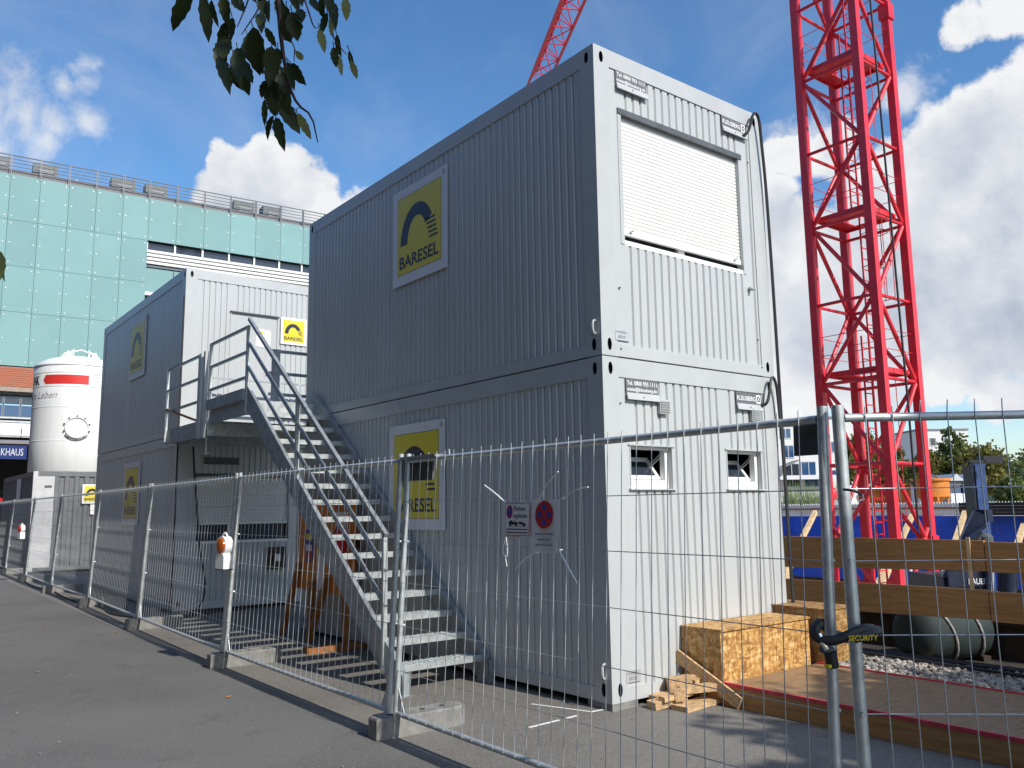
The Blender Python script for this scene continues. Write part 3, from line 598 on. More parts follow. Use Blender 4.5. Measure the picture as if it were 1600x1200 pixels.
cable([(-.57,9.24,2.72),(-.54,9.22,2.3),(-.51,9.22,2.06),(-.46,9.2,1.5),(-.43,9.18,1.12),(-.36,9.15,.75),(-.32,9.1,.45),(-.38,9.0,.25),(-.55,8.85,.05),(-.9,8.7,.03)], .016,'black cable hanging slack in front of the lower shutter of the far stack')
# ------------------------------------------------------------------ stair and landing
SX0, SX1 = -.985, -.02
st = thing('steel_stair', 'galvanised steel stair with open treads rising along the near container', 'stair', (-.5,1.74,0))
def st_z(y): return .22+.745*(y-1.74)
for x in (SX0, SX1-.03):
    m = MB(); x1 = x+.035
    poly = [(1.60,0),(1.78,0),(1.88,.06),(5.70,st_z(5.70)-.18),(5.70,st_z(5.70)+.11),(5.60,st_z(5.60)+.11),(1.66,st_z(1.60)+.10)]
    m.prism(poly, (x,0,0), Y_, Z_, X_, 0, .008); 
    a = Vector((x,1.66,st_z(1.60)+.095)); b = Vector((x,5.62,st_z(5.62)+.10)); m.beam(a+Vector((.02,0,0)),b+Vector((.02,0,0)),.05,.012,up=(1,0,0) if False else (0,-.6,.8))
    m.beam((x+.02,1.86,.055),(x+.02,5.7,st_z(5.7)-.175),.05,.012,up=(0,-.6,.8)); m.box((x-.03,1.58,0),(x+.065,1.80,.012)); m.box((x-.012,1.598,.012),(x+.05,1.606,st_z(1.6)+.09))
    m.build('stringer', galv_dark, st)
tr = MB(); tw = SX1-.03-(SX0+.035)
tr.box((.001,0,-.012),(tw-.001,.02,.022)); tr.box((.001,.235,-.03),(tw-.001,.255,.0)); tr.box((.001,0,-.035),(.02,.25,-.012)); tr.box((tw-.02,0,-.035),(tw-.001,.25,-.012)); tr.box((.02,.02,0),(tw-.02,.235,.006))
for k in range(16): tr.box((.03+k*(tw-.06)/15-.003,.02,.006),(.03+k*(tw-.06)/15+.003,.235,.018))
for k in range(4): tr.box((.02,.05+k*.05,.006),(tw-.02,.054+k*.05,.016))
tr.box((0,-.003,-.036),(tw,.0,.020)); TR = tr.mesh('tread', galv, smooth=False)
for i in range(15): inst('tread', TR, st, T((SX0+.035+.5, 1.745+.255*i-1.74, .219+.19*i)))
hr = MB()
def rl(y, h): return Vector((SX0-.0, y, st_z(y)+h))
RH = 1.02
for nm, h, r in (('handrail',RH,.022),('mid_rail',.70,.017),('knee_rail',.38,.017)):
    MB().beam(rl(1.95,h), rl(5.69,h), r*2, r*2, up=(1,0,0)).build(nm, galv_dark, st)
for y in (1.98, 4.05): MB().box((SX0-.022,y-.02,st_z(y)-.25),(SX0+.022,y+.02,st_z(y)+RH-.02)).build('rail_post', galv, st)
for y in (2.3,2.9,3.5,4.1,4.7,5.3):
    b = MB()
    for q in (0,.09): b.cyl((SX0-.012,y+q,st_z(y+q)-.03),(SX0,y+q,st_z(y+q)-.03),.013,8)
    b.build('bolt_pair', galv, st)
ld = thing('stair_landing', 'galvanised landing platform with guard rails bridging the two container stacks', 'landing', (-.4,7.4,2.9))
LX = -1.0; zA, zB = 2.96, 3.10
MB().box((LX,7.22,zA-.03),(1.6,9.28,zA)).build('lower_deck', galv_dark, ld); MB().box((LX+.03,5.70,zB-.03),(1.6,7.215,zB)).build('upper_deck', galv, ld)
m = MB(); m.box((LX-.012,7.5,zA-.22),(LX,9.28,zA+.02)); m.box((LX,7.50,zA-.22),(LX+.012,7.512,zA)) ; m.box((LX,9.2,zA-.2),(1.6,9.24,zA-.03)); m.build('edge_beam', galv_dark, ld)
m = MB(); m.box((LX,7.215,zA-.22),(1.2,7.23,zA-.035)); m.build('cross_beam', galv, ld)
m = MB(); m.box((LX+.018,5.71,zB-.20),(LX+.03,7.21,zB+.02)); m.build('edge_beam', galv_dark, ld)
m = MB(); m.box((LX+.03,5.69,zB-.19),(-.03,5.702,zB-.0)); m.build('front_beam', galv, ld)
def guard(x, ya, yb, z0, z1, posts):
    for y in posts: MB().box((x-.022,y-.022,z0-.18),(x+.022,y+.022,z1)).build('rail_post', galv, ld)
    for f in (1,.66,.32): MB().box((x-.018,ya+.023,z0+(z1-z0)*f-.036),(x+.018,yb-.023,z0+(z1-z0)*f)).build('guard_rail', galv_dark, ld)
guard(LX+.02, 5.72, 7.22, zB, 4.10, (5.72,7.22)); guard(LX-.03, 7.55, 9.22, zA, 3.98, (7.55,9.22))
MB().box((LX-.03,5.745,zB+.0),(LX-.024+.03,7.195,zB+.15)).build('toe_board', galv_dark, ld)
MB().box((LX-.06,7.42,zA-.25),(LX-.02,7.50,3.98)).build('gate_post', paint_frame, ld); MB().box((LX-.05,7.26,zA-.25),(LX+.0,7.34,3.99)).build('gate_post', paint_frame, ld)
for f in (3.93,3.62,3.3): MB().box((LX-.03,7.345,f),(LX-.018,7.415,f+.012)).build('gate_hinge', galv, ld)
m = MB(); m.cyl((LX+.05,7.40,zA-.22),(LX+.05,7.40,zA-.46),.011,8); m.cyl((LX+.05,7.40,zA-.46),(LX+.05,7.40,zA-.475),.05,12); m.build('screw_foot', galv, ld)
MB().beam((LX-.03,9.2,3.32),(LX-.03,7.57,2.98),.03,.03).build('brace', woodor, ld)
yy = 7.0
for z in (4.02,3.68,3.36): MB().box((-.18,yy-.018,z),(1.6,yy+.018,z+.045)).build('guard_rail', galv_dark, ld)
MB().box((-.13,yy-.045,3.1),(-.03,yy+.045,4.065)).build('rail_post', galv_dark, ld); MB().box((1.45,yy-.03,3.1),(1.52,yy+.03,4.0)).build('rail_post', galv_dark, ld)
for z in (3.86,3.5): MB().box((-.35,9.0,z),(1.6,9.03,z+.03)).build('guard_rail', galv_dark, ld)

# ------------------------------------------------------------------ site fence
VW = MB().cyl((0,0,.17),(0,0,2.045),.0026,5).mesh('vertical_wire', wire_m)
VWB = MB().tube([(0,0,.17),(0,0,1.99),(.005,.01,2.03),(.03,.055,2.075)],.0026,5).mesh('vertical_wire', wire_m)
def fence_panel(a, b, zt, lean, label, nw=31, group='mobile mesh fence panels along the kerb', bent=False, r=.0235, h0=.06, side=1):
    a = Vector(a); b = Vector(b); d = b-a; L_ = d.length
    t = thing('mesh_fence', label, 'fence panel', (a.x,a.y,0), math.atan2(d.y,d.x), group)
    t.rotation_euler = (Matrix.Rotation(math.atan2(d.y,d.x),4,'Z') @ Matrix.Rotation(lean,4,'X')).to_euler()
    for x in (.03, L_-.03): MB().cyl((x,0,h0),(x,0,zt+.02),r,12).build('fence_post', galv, t, world=False)
    MB().cyl((.03+r,0,zt-.035),(L_-.03-r,0,zt-.035),.019,10).build('top_tube', galv, t, world=False)
    MB().cyl((.03+r,0,.17),(L_-.03-r,0,.17),.019,10).build('bottom_tube', galv, t, world=False)
    for s, x in ((1,.055),(-1,L_-.055)): MB().prism([(0,0),(.09*s,0),(0,.16)] if s>0 else [(0,0),(0,.16),(.09*s,0)],(x,0,.185),X_,Z_,Y_,-.003,.003).build('gusset', galv, t, world=False)
    for k in range(nw):
        x = .08+(L_-.16)*(k+.5)/nw; me = VWB if bent and k >= 2 else VW
        o = inst('vertical_wire', me, t, T((x,.022*side,0)) @ Matrix.Diagonal((1,1,(zt+.01)/2.045,1)))
    hw = MB().cyl((.045,.0165*side,0),(L_-.045,.0165*side,0),.0026,5).mesh('horizontal_wire', wire_m)
    for z in (1.70,1.40,1.10,.79,.47): inst('horizontal_wire', hw, t, T((0,0,z)))
    for x in (.03, L_-.03):
        for z in (1.4,.79): MB().cyl((x,-.02,z),(x,-.04,z),.010,8).build('weld_lug', galv, t, world=False)
    return t
FY = [-3.08,.58,4.2,8.0,11.75,15.3,19.0,22.7,26.3]; FX = [-1.72,-1.715,-1.71,-1.64,-1.545,-1.56,-1.52,-1.5,-1.45]
FL = R(2.9)
names = ['near fence panel with the parking notices, in front of the near container','fence panel between the stair foot and the first lamp','third fence panel from the camera, in front of the stair landing','fourth fence panel from the camera, in front of the far container side',
         'fifth fence panel from the camera, level with the end of the far container','sixth fence panel from the camera, in front of the storage container corner','distant fence panel beside the silo','farthest fence panel at the left picture edge']
FP = []
for i in range(8):
    FP.append(fence_panel((FX[i],FY[i],0),(FX[i+1],FY[i+1]-.055,0), 2.05 if i else 2.045, FL, names[i]))
q2 = fence_panel((-1.66,-3.13,0),(.85,-5.35,0), 2.04, R(-1.0), 'fence panel swung open at the right picture edge, its wire tips bent over', 28, bent=True, r=.026, side=-1)
# couplers and dark plates at the joints
cp = FP[0]
MB().box((3.27,-.05,1.86),(3.66,-.032,2.02)).build('name_plate', steelgrey, cp, world=False); MB().box((3.15,-.05,2.022),(3.66,.03,2.04)).build('coupler_cap', galv_dark, cp, world=False)
MB().box((.07,-.05,1.86),(.20,-.032,2.005)).build('name_plate', steelgrey, cp, world=False)
wb = MB(); wb.tube([(3.20,-.06,1.96),(3.20,-.06,2.06),(3.10,-.06,2.075),(3.09,-.06,2.03),(3.13,-.06,2.02)],.004,5); wb.build('wire_clip', galv, cp, world=False)

def foot_block(x, y, rz, label):
    t = thing('fence_block', label, 'fence foot', (x,y,.0), rz, 'concrete feet under the fence posts')
    m = MB(); h = .148; poly = [(0,-.06),(.05,-.10),(.70,-.10),(.77,-.06),(.77,.06),(.70,.10),(.05,.10),(0,.06)]
    m.prism(poly,(0,0,.004),X_,Y_,Z_,0,h-.02); q = [(a*.985+.006, b*.92) for a,b in poly]; n = 8
    m.add([(a,b,h-.016) for a,b in poly]+[(a,b,h) for a,b in q], [(k,(k+1)%n,(k+1)%n+n,k+n) for k in range(n)]+[tuple(range(n,2*n))])
    m.build('block', concrete, t, world=False)
    for u in (.14,.22,.42,.60): MB().cyl((u,0,h-.002),(u,0,h+.0015),.022,12).build('post_hole', hole, t, world=False)
    return t
fl_ = ['nearest concrete fence foot, at the corner post in front of the stair','second concrete fence foot, below the first warning lamp','third concrete fence foot along the kerb','fourth concrete fence foot along the kerb','fifth concrete fence foot, below the far warning lamp','sixth concrete fence foot along the kerb','seventh concrete fence foot, near the left picture edge']
for i in range(7): foot_block(FX[i+1]-.15, FY[i+1]-.02, R(random.uniform(-4,4)+(4 if i==0 else 0)), fl_[i])
cb = MB(); 
t = thing('concrete_block','loose concrete fence foot lying inside the fence behind the third post','fence foot',(-1.05,9.6,0)); MB().box((-1.1,9.3,.005),(-.95,10.1,.15)).build('block', concrete, t)

# chain lock between the two end posts
lk = thing('chain_lock','black sleeved chain lock with yellow lettering holding the two end posts together','lock',(-1.68,-3.12,.9))
P0 = ON(1302,985,0,-1.69); P1 = ON(1352,985,0,-1.62)
rx = _r2; 
def lp(u, v, dd=0.): p = AT(u, v, 3.50+dd); return p
MB().tube([lp(1282,972,-.03),lp(1270,985,-.05),lp(1280,1000,-.07),lp(1305,1002,-.09),lp(1330,990,-.09),lp(1352,982,-.075),lp(1368,984,.0),lp(1364,992,.14),lp(1330,1000,.16),lp(1300,990,.16),lp(1284,974,.08)], .021, 8, smooth=2).build('chain_sleeve', dark, lk)
MB().tube([lp(1334,998,-.10),lp(1350,993,-.10),lp(1366,990,-.08),lp(1372,985,-.02)],.020,8,smooth=1).build('chain_sleeve', dark, lk)
text_mb('SECURITY', .030, lp(1326,1001,-.118), _r2*.98+_u2*.02, _u2, -_f, .001, .02, width=.12).build('lettering', yellow, lk, smooth=False)
MB().tube([lp(1279,990,-.07),lp(1284,1002,-.08),lp(1291,1014,-.08)],.012,8).build('shackle', chrome, lk)
MB().cyl(lp(1284,1014,-.07),lp(1300,1016,-.05),.016,10).build('clamp', steelgrey, lk); MB().cyl(lp(1297,1018,-.06),lp(1301,1042,-.06),.026,12).build('padlock', blackp, lk); MB().cbox(lp(1294,1041,-.09),(.02,.02,.012)).build('padlock_band', yellow, lk)
zt = thing('cable_tie','black and white cable tie ends on the swung open fence post','cable tie',(-1.6,-3.1,1.7)); MB().tube([lp(1318,765,-.03),lp(1330,766,-.07),lp(1340,769,-.07),lp(1346,774,-.06)],.006,5).build('tie', dark, zt)
MB().tube([lp(1339,775,-.06),lp(1348,774,-.06),lp(1350,780,-.06),lp(1341,783,-.06),lp(1339,776,-.06)],.004,5).build('loop', white, zt)

# parking notices tied to the fence: local frame of the near fence panel plane
ln = math.tan(FL)
FO = Vector((-1.72,0,0)); 
def FPt(y, z, d=0.): return Vector((-1.718+z*ln-d*1.0, y, z))     # d = in front of the mesh
FU = Vector((0,-1,0)); FV = Vector((ln,0,1)).normalized(); FN = FU.cross(FV)
def offs(y, z): return FPt(y, z, .032)
def notice(y, z1, w, h, label, name='paper_notice'):
    o = offs(y, z1-h); return thing(name, label, 'notice', o, 0, 'laminated parking notices'), o
t, o = notice(ON(790,784,0,-1.65).y,ON(790,784,0,-1.65).z,.285,.222,'square laminated no parking notice with a tow truck drawing, tied to the fence')
mb = MB(); n = 10; vs = []
for j in (0,1):
    for k in range(n+1): vs.append(o+FU*(.285*k/n)+FV*(.222*j)+FN*(.006*math.sin(k*1.1+j)))
mb.add(vs,[(k,k+1,k+2+n,k+1+n) for k in range(n)]); mb.add([Vector(q)-FN*.001 for q in vs],[(k,k+1+n,k+2+n,k+1) for k in range(n)]); mb.build('sheet', paper, t)
E_ = .0085
def onp(u, v): return o+FU*u+FV*v+FN*E_
MB().prism([(.03,.012),(.275,.012),(.275,.212),(.03,.212)],o,FU,FV,FN,.0065,.0072).build('printed_border', signred, t)
MB().prism([(.034,.016),(.271,.016),(.271,.208),(.034,.208)],o,FU,FV,FN,.0073,.0078).build('printed_ground', paper, t)
MB().prism(ell(.075,.158,.032,.042),o,FU,FV,FN,.0079,.0083).build('printed_disc', signred, t); MB().prism(ell(.075,.158,.024,.033),o,FU,FV,FN,.0084,.0087).build('disc_centre', signblue, t)
MB().prism([(.055,.19),(.06,.194),(.096,.126),(.091,.122)],o,FU,FV,FN,.0088,.009).build('disc_bar', signred, t)
text_mb('Parken', .042, onp(.12,.163), FU, FV, FN, .0004, .008, width=.115).build('lettering', blackp, t, smooth=False)
text_mb('verboten', .042, onp(.112,.12), FU, FV, FN, .0004, .008, width=.14).build('lettering', blackp, t, smooth=False)
tk = MB()
for poly in ([(.07,.078),(.16,.078),(.16,.094),(.112,.094),(.105,.105),(.085,.105),(.078,.096),(.07,.094)],[(.12,.094),(.126,.094),(.166,.122),(.161,.124)],[(.165,.084),(.172,.098),(.20,.096),(.225,.088),(.242,.084),(.242,.076),(.225,.072),(.20,.08)],[(.06,.066),(.262,.066),(.262,.068),(.06,.068)]): tk.prism(poly,o,FU,FV,FN,.0079,.0085)
for cx in (.085,.145,.222): tk.prism(ell(cx,.075,.009,.009,12),o,FU,FV,FN,.0079,.0088)
tk.build('tow_truck_print', blackp, t)
for v in (.046,.026):
    b = MB(); u = .045
    while u < .255: w = random.uniform(.008,.02); b.prism([(u,v),(u+w,v),(u+w,v+.008),(u,v+.008)],o,FU,FV,FN,.0079,.0083); u += w+.003
    b.build('small_print', navy, t)
t, o = notice(ON(836,781,0,-1.65).y,ON(836,781,0,-1.65).z,.25,.315,'tall laminated sheet with a round red and blue no stopping symbol, tied to the fence')
mb = MB(); vs = []
for j in (0,1):
    for k in range(n+1): vs.append(o+FU*(.25*k/n)+FV*(.315*j)+FN*(.008*math.sin(k*.8+2*j)+.002))
mb.add(vs,[(k,k+1,k+2+n,k+1+n) for k in range(n)]); mb.add([Vector(q)-FN*.001 for q in vs],[(k,k+1+n,k+2+n,k+1) for k in range(n)]); mb.build('sheet', paper, t)
MB().prism(ell(.12,.225,.083,.083,28),o,FU,FV,FN,.0105,.0112).build('symbol_disc', signred, t)
for a in (0,90,180,270): MB().prism(ell(.12+.044*math.cos(R(a)),.225+.044*math.sin(R(a)),.021,.021,14),o,FU,FV,FN,.0113,.0118).build('symbol_field', signblue, t)
for v, u0, u1 in ((.105,.04,.205),(.072,.06,.18),(.040,.045,.195)):
    b = MB(); u = u0
    while u < u1: w = random.uniform(.006,.018); b.prism([(u,v),(u+w,v),(u+w,v+.011),(u,v+.011)],o,FU,FV,FN,.0105,.011); u += w+.004
    b.build('small_print', greyprint, t)
ties = [((757,758),(791,786),'upper left'),((872,737),(840,783),'top middle'),((919,761),(876,779),'upper right'),((806,889),(838,863),'lower middle'),((902,912),(873,859),'lower right')]
for (a, b, s) in ties:
    p = ON(*b,0,-1.718+1.6*ln-.03); q = ON(*a,0,-1.718+1.6*ln-.06); mid = (p+q)/2+Vector((-.01,0,.012))
    tag(MB().tube([p+Vector((.03,0,0)),p,mid,q],.0045,5,smooth=1).build('cable_tie', white), 'white cable tie end sticking out at the %s of the parking notices' % s, 'cable tie', 'cable ties on the parking notices')
p = ON(791,838,0,-1.65); tag(MB().tube([p,ON(785,858,0,-1.67),ON(787,868,0,-1.67),ON(792,872,0,-1.66),ON(793,860,0,-1.66),p],.003,5,smooth=1).tube([ON(789,866,0,-1.66),ON(792,885,0,-1.66)],.003,5).build('cable_tie', white),'looped white cable tie hanging below the square parking notice','cable tie','cable ties on the parking notices')

# warning lamps
def lamp(x, y, z, label, s=1.0, rz=0., lm=amber):
    t = thing('warning_lamp', label, 'warning lamp', (x,y,z), rz, 'warning lamps hooked on the fence')
    b = MB(); b.prism([(-.085,0),(.085,0),(.085,.13),(.060,.165),(-.060,.165),(-.085,.13)],(0,0,0),X_,Z_,NY,-.055,.055); b.build('lamp_body', white, t, world=False)
    MB().box((-.088,-.058,-.012),(.088,.058,-.001)).build('base_rubber', dark, t, world=False)
    h = MB(); h.cyl((0,-.045,.245),(0,.045,.245),.100,28); h.build('lamp_head', white, t, world=False)
    for d in (-1,1):
        l_ = MB(); pr = [(.084,0),(.08,.012),(.06,.022),(.03,.028),(0.001,.03)]; nn = 24; vs = []
        for r_, q in pr:
            for k in range(nn): a = 2*math.pi*k/nn; vs.append((r_*math.cos(a), d*(.0455+q), .245+r_*math.sin(a)))
        fs = [(i*nn+k, i*nn+(k+1)%nn, (i+1)*nn+(k+1)%nn, (i+1)*nn+k)[::(1 if d<0 else -1)] for i in range(4) for k in range(nn)]
        l_.add(vs, fs); l_.build('lens', lm, t, world=False)
    MB().tube([(.07*math.cos(a), 0, .245+.135*math.sin(a)) for a in [R(q) for q in range(20,161,14)]],.011,8).build('carry_handle', white, t, world=False)
    t.scale = (s,)*3
    return t
lamp(-1.76, 4.10, 1.035, 'white warning lamp with amber lens on the second fence post, in front of the shutter', 1.0, R(-80))
lamp(-1.66, 19.0, 1.05, 'distant white warning lamp on the fence in front of the storage container', 1.0, R(-78), silored)

# cables and litter on the ground by the fence
cable([(-1.5,19.5,.02),(-1.62,17,.02),(-1.45,15.6,.02),(-1.6,13.5,.02),(-1.38,11.2,.02),(-1.55,10.0,.02),(-1.3,9.2,.02),(-1.62,8.6,.02),(-1.25,8.2,.02),(-.9,8.8,.02)], .016,'black cable snaking on the ground along the foot of the fence')
cable([(-1.0,8.9,.02),(-.75,9.0,.02),(-.55,8.9,.02),(-.3,9.05,.02),(-.1,9.15,.02),(.4,9.2,.02)], .02,'black cable bundle on the ground at the corner of the far stack')
lv = MB()
for k in range(70):
    x = random.uniform(-4.6,-1.2) if k < 30 else random.uniform(-1.7,0); y = random.uniform(-.5,9) if k<30 else random.uniform(-1,6); s = random.uniform(.006,.014)
    lv.cbox((x,y,.006+s*.3),(s*1.4,s,s*.7), Matrix.Rotation(random.uniform(0,3),3,'Z'))
lv.build('pebbles', concrete, kind='stuff')
ol = MB()
for (x,y) in ((-1.98,7.75),(-3.3,5.2),(-2.6,9.4),(-2.2,2.6)):
    a = random.uniform(0,6); c,s = math.cos(a),math.sin(a); ol.add([(x,y,.010),(x+.05*c,y+.05*s,.022),(x+.03*c-.03*s,y+.03*s+.03*c,.012),(x-.02*s,y+.05*c,.018)],[(0,1,2,3)])
ol.build('fallen_leaves', orange, kind='stuff')
mk = MB()
for a, b in (((-.32,.64),(-.13,.115)),((-.13,.115),(.03,.105)),((-.82,.06),(-.50,.08)),((-.44,.085),(-.30,.095))):
    mk.beam((*a,.0075),(*b,.0075),.022,.003)
mk.build('paint_marks', white, kind='structure')
# ------------------------------------------------------------------ orange fire point stand under the stair
ys = [ON(470,790,0,-.22).y, ON(560,780,0,-.22).y]
fs_ = thing('fire_point_stand','orange wooden stand with posters and a red extinguisher under the stair','stand',(-.25,5.0,0))
y1_, y0_ = 5.75, 4.15; xb = -.2
for k in range(5): MB().box((xb,y0_,.62+k*.232),(xb+.03,y1_,.62+(k+1)*.232-.006)).build('board', orange, fs_)
for (ya, za, yb, dx) in ((y1_-.12,.95,y1_+.22,-.10),(y1_-.55,.75,y1_-.50,-.04),(y0_+.62,.80,y0_+.95,-.12),(y0_+.15,.80,y0_+.05,-.05)): MB().beam((xb+dx,yb,.0),(xb-.03,ya,za),.05,.07,up=(1,0,0)).build('leg', woodor, fs_)
for yb in (y1_-.3,y0_+.3): MB().beam((xb+.75,yb,0),(xb+.05,yb-.1,1.6),.05,.07,up=(0,1,0)).build('leg', woodor, fs_)
MB().box((xb-.5,4.25,.0),(xb+.6,4.42,.07)).build('foot_board', woodor, fs_)
po = MB().box((xb-.010,5.28,.98),(xb-.001,5.48,1.52)).build('poster', signblue, fs_)
for (z0,z1,m) in ((1.02,1.12,signred),(1.12,1.2,whiteboard),(1.26,1.34,yellow),(1.40,1.46,whiteboard)): MB().box((xb-.012,5.29,z0),(xb-.0101,5.47,z1)).build('poster_field', m, po)
MB().box((xb-.010,4.92,.64),(xb-.001,5.14,1.16)).build('paper_sheet', paper, fs_); MB().box((xb-.012,5.0,1.1),(xb-.0101,5.1,1.15)).build('paper_mark', yellow, fs_)
MB().box((xb-.010,4.30,1.25),(xb-.001,4.62,1.62)).build('paper_sheet', paper, fs_)
ex = MB().lathe([(.0,0),(.06,.0),(.07,.02),(.07,.36),(.05,.42),(.025,.44),(.025,.48)],(xb-.09,4.30,1.0),16).build('extinguisher', signred, fs_); MB().tube([(xb-.09,4.30,1.48),(xb-.12,4.36,1.46),(xb-.14,4.37,1.2)],.012,6,smooth=1).build('hose', dark, ex)

# ------------------------------------------------------------------ storage container and silo
sx, sy, sh = -1.03, 22.16, 2.86
sc_ = thing('storage_container','corrugated storage container under the white silo, front shadow painted as dark grey walls','storage container',(sx,sy,0))
def corr(mb, u0, u1, v0, v1, O, U, V, Nn, p=.26, d=.035):
    pts = []; u = u0
    while u < u1-.01:
        for du, dd in ((0,0),(.10,0),(.13,-d),(.23,-d)): 
            if u+du <= u1: pts.append((u+du,dd))
        u += p
    pts += [(u1,0),(u1,-.06),(u0,-.06)]; mb.prism(pts,O,U,V,Nn,0,.001) if False else None
    O,U,V,Nn = map(Vector,(O,U,V,Nn)); n = len(pts); vs = [O+U*a+Nn*b+V*v0 for a,b in pts]+[O+U*a+Nn*b+V*v1 for a,b in pts]
    mb.add(vs,[(k,(k+1)%n,(k+1)%n+n,k+n) for k in range(n)]+[tuple(range(n))[::-1],tuple(range(n,2*n))]); return mb
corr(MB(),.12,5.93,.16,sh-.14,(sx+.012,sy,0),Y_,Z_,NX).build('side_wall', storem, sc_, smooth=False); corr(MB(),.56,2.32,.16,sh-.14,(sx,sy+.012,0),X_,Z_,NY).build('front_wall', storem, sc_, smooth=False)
MB().box((sx+.12,sy+.004,.16),(sx+.55,sy+.05,sh-.14)).build('door', storel, sc_); MB().box((sx+.3,sy-.004,.4),(sx+.48,sy+.003,2.45)).build('door_panel', storel, sc_); MB().box((sx+.3,sy-.016,2.40),(sx+.48,sy-.005,2.46)).build('door_handle', steelgrey, sc_)  # sunlit part of the front put in as a lighter strip, shadow as dark walls
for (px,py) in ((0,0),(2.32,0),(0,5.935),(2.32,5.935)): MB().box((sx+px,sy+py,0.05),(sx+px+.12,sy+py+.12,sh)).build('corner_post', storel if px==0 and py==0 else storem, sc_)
m = MB()
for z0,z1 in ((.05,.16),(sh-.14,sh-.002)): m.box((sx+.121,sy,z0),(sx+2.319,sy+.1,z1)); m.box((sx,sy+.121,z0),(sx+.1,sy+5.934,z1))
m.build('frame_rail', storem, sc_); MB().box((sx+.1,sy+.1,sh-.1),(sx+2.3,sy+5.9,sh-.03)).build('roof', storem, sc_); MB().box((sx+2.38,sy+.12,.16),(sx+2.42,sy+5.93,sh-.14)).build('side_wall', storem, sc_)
MB().box((sx-.018,sy+2.2,2.05),(sx-.004,sy+2.9,2.72)).build('label_sheet', paper, sc_); MB().box((sx+1.52,sy-.01,1.62),(sx+1.72,sy+.0,1.92)).build('label_sheet', paper, sc_)
company_sign((ON(127,786,1,sy).x, sy-.03, ON(127,787,1,sy).z),(1,0,0),.56,'small square yellow sign with dark arch on the storage container below the silo','company signs',NY,False)
cx, cy, r, z0, z1 = sx+1.225, sy+1.28, 1.205, sh, 6.08
si = thing('silo','tall white cylindrical silo with a red band and domed top','silo',(cx,cy,z0))
MB().lathe([(r*.98,0.0),(r,.03),(r,.9),(r+.006,.905),(r+.006,.925),(r,.93),(r,1.9),(r+.006,1.905),(r+.006,1.925),(r,1.93),(r,z1-z0-.03),(r-.02,z1-z0),(r*.93,z1-z0+.09),(r*.75,z1-z0+.21),(r*.5,z1-z0+.31),(r*.25,z1-z0+.36),(.02,z1-z0+.375)],(cx,cy,z0),64).build('tank', silow, si)
rim = MB(); rim.lathe([(r+.001,z1-z0-.06),(r+.022,z1-z0-.05),(r+.022,z1-z0-.02),(r+.001,z1-z0-.01)],(cx,cy,z0),64); rim.build('rim', silow, si)
def cyl_pt(a, z, d=.004): return Vector((cx+(r+d)*math.cos(a), cy+(r+d)*math.sin(a), z))
def wrap(mb):          # bend flat text (u, v) round the tank; u measured along the wall from angle a0
    return mb
def band(a0, a1, za, zb, m, name, d=.005, n=24):
    b = MB(); vs = []
    for k in range(n+1):
        a = a0+(a1-a0)*k/n; vs += [cyl_pt(a,za,d),cyl_pt(a,zb,d),cyl_pt(a,zb,-.01),cyl_pt(a,za,-.01)]
    fs = []
    for k in range(n):
        for q in range(4): fs.append((4*k+q, 4*k+4+q, 4*k+4+(q+1)%4, 4*k+(q+1)%4))
    b.add(vs, fs+[(0,1,2,3),(4*n+3,4*n+2,4*n+1,4*n)]); return b.build(name, m, si)
def ang_px(u, v):      # angle on the tank seen at a place, by intersection
    d = ray(u,v); ox,oy = CAM.x-cx, CAM.y-cy; A = d.x**2+d.y**2; Bq = 2*(ox*d.x+oy*d.y); C = ox*ox+oy*oy-r*r; D = Bq*Bq-4*A*C
    tt = (-Bq-math.sqrt(max(D,0)))/(2*A); p = CAM+d*tt; return math.atan2(p.y-cy,p.x-cx), p.z
aL, zL = ang_px(69,600); aR, zR = ang_px(139,594); zt_, zb_ = ang_px(100,585)[1], ang_px(100,599.5)[1]
band(aL+.04,aR,zb_,zt_,silored,'red_band')
b = MB(); b.add([cyl_pt(aL-.03,(zt_+zb_)/2,.005),cyl_pt(aL+.04,zt_,.005),cyl_pt(aL+.04,zb_,.005)],[(0,2,1)]); b.build('band_tip', silored, si)
h = zt_-zb_
for z in (zt_+.07, zb_-.07): band(aL-1.2,aR+.5,z-.006,z+.006,greyprint,'pinstripe',.003,48)
def wrap_text(s, a0, z, size, m, squeeze, bold, slant=0., name='lettering'):
    t_ = text_mb(s, size, (0,0,0), X_, Z_, NY, .003, bold, squeeze=squeeze, slant=slant)
    t_.v = [tuple(cyl_pt(a0+v[0]/r, z+v[2], .002-v[1])) for v in t_.v]; return t_.build(name, m, si, smooth=False)
wrap_text('ENK', aL-.56, zb_, h*1.42, blackp, .62, .02)
wrap_text("fürs Leben", aL-.62, zb_-.42, .30, greyprint, .95, -.005, .4)
aS, zS = ang_px(152,592)
def on_t(u, v, d=.004): return cyl_pt(aS+u/r, zS+v, d)
b = MB(); o_ = [(x*.72,y*.72) for x,y in ((-.13,.16),(.13,.16),(.13,0),(.07,-.12),(0,-.17),(-.07,-.12),(-.13,0))]; i_ = [(x*.86,y*.86) for x,y in o_]
b.add([on_t(*q) for q in o_]+[on_t(*q) for q in i_],[(k,(k+1)%7,(k+1)%7+7,k+7) for k in range(7)]); b.tube([on_t(-.04,.04),on_t(0,.06),on_t(.03,.03),on_t(-.02,-.01),on_t(.02,-.05)],.006,5); b.build('shield_emblem', greyprint, si)
aM, zM = ang_px(120,668)
def mh(a, rad, d): return cyl_pt(aM+rad*math.cos(a)/r, zM+rad*math.sin(a), d)
MB().tube([mh(R(k*15),.30,.02) for k in range(25)],.018,6).build('manhole_ring', silow, si)
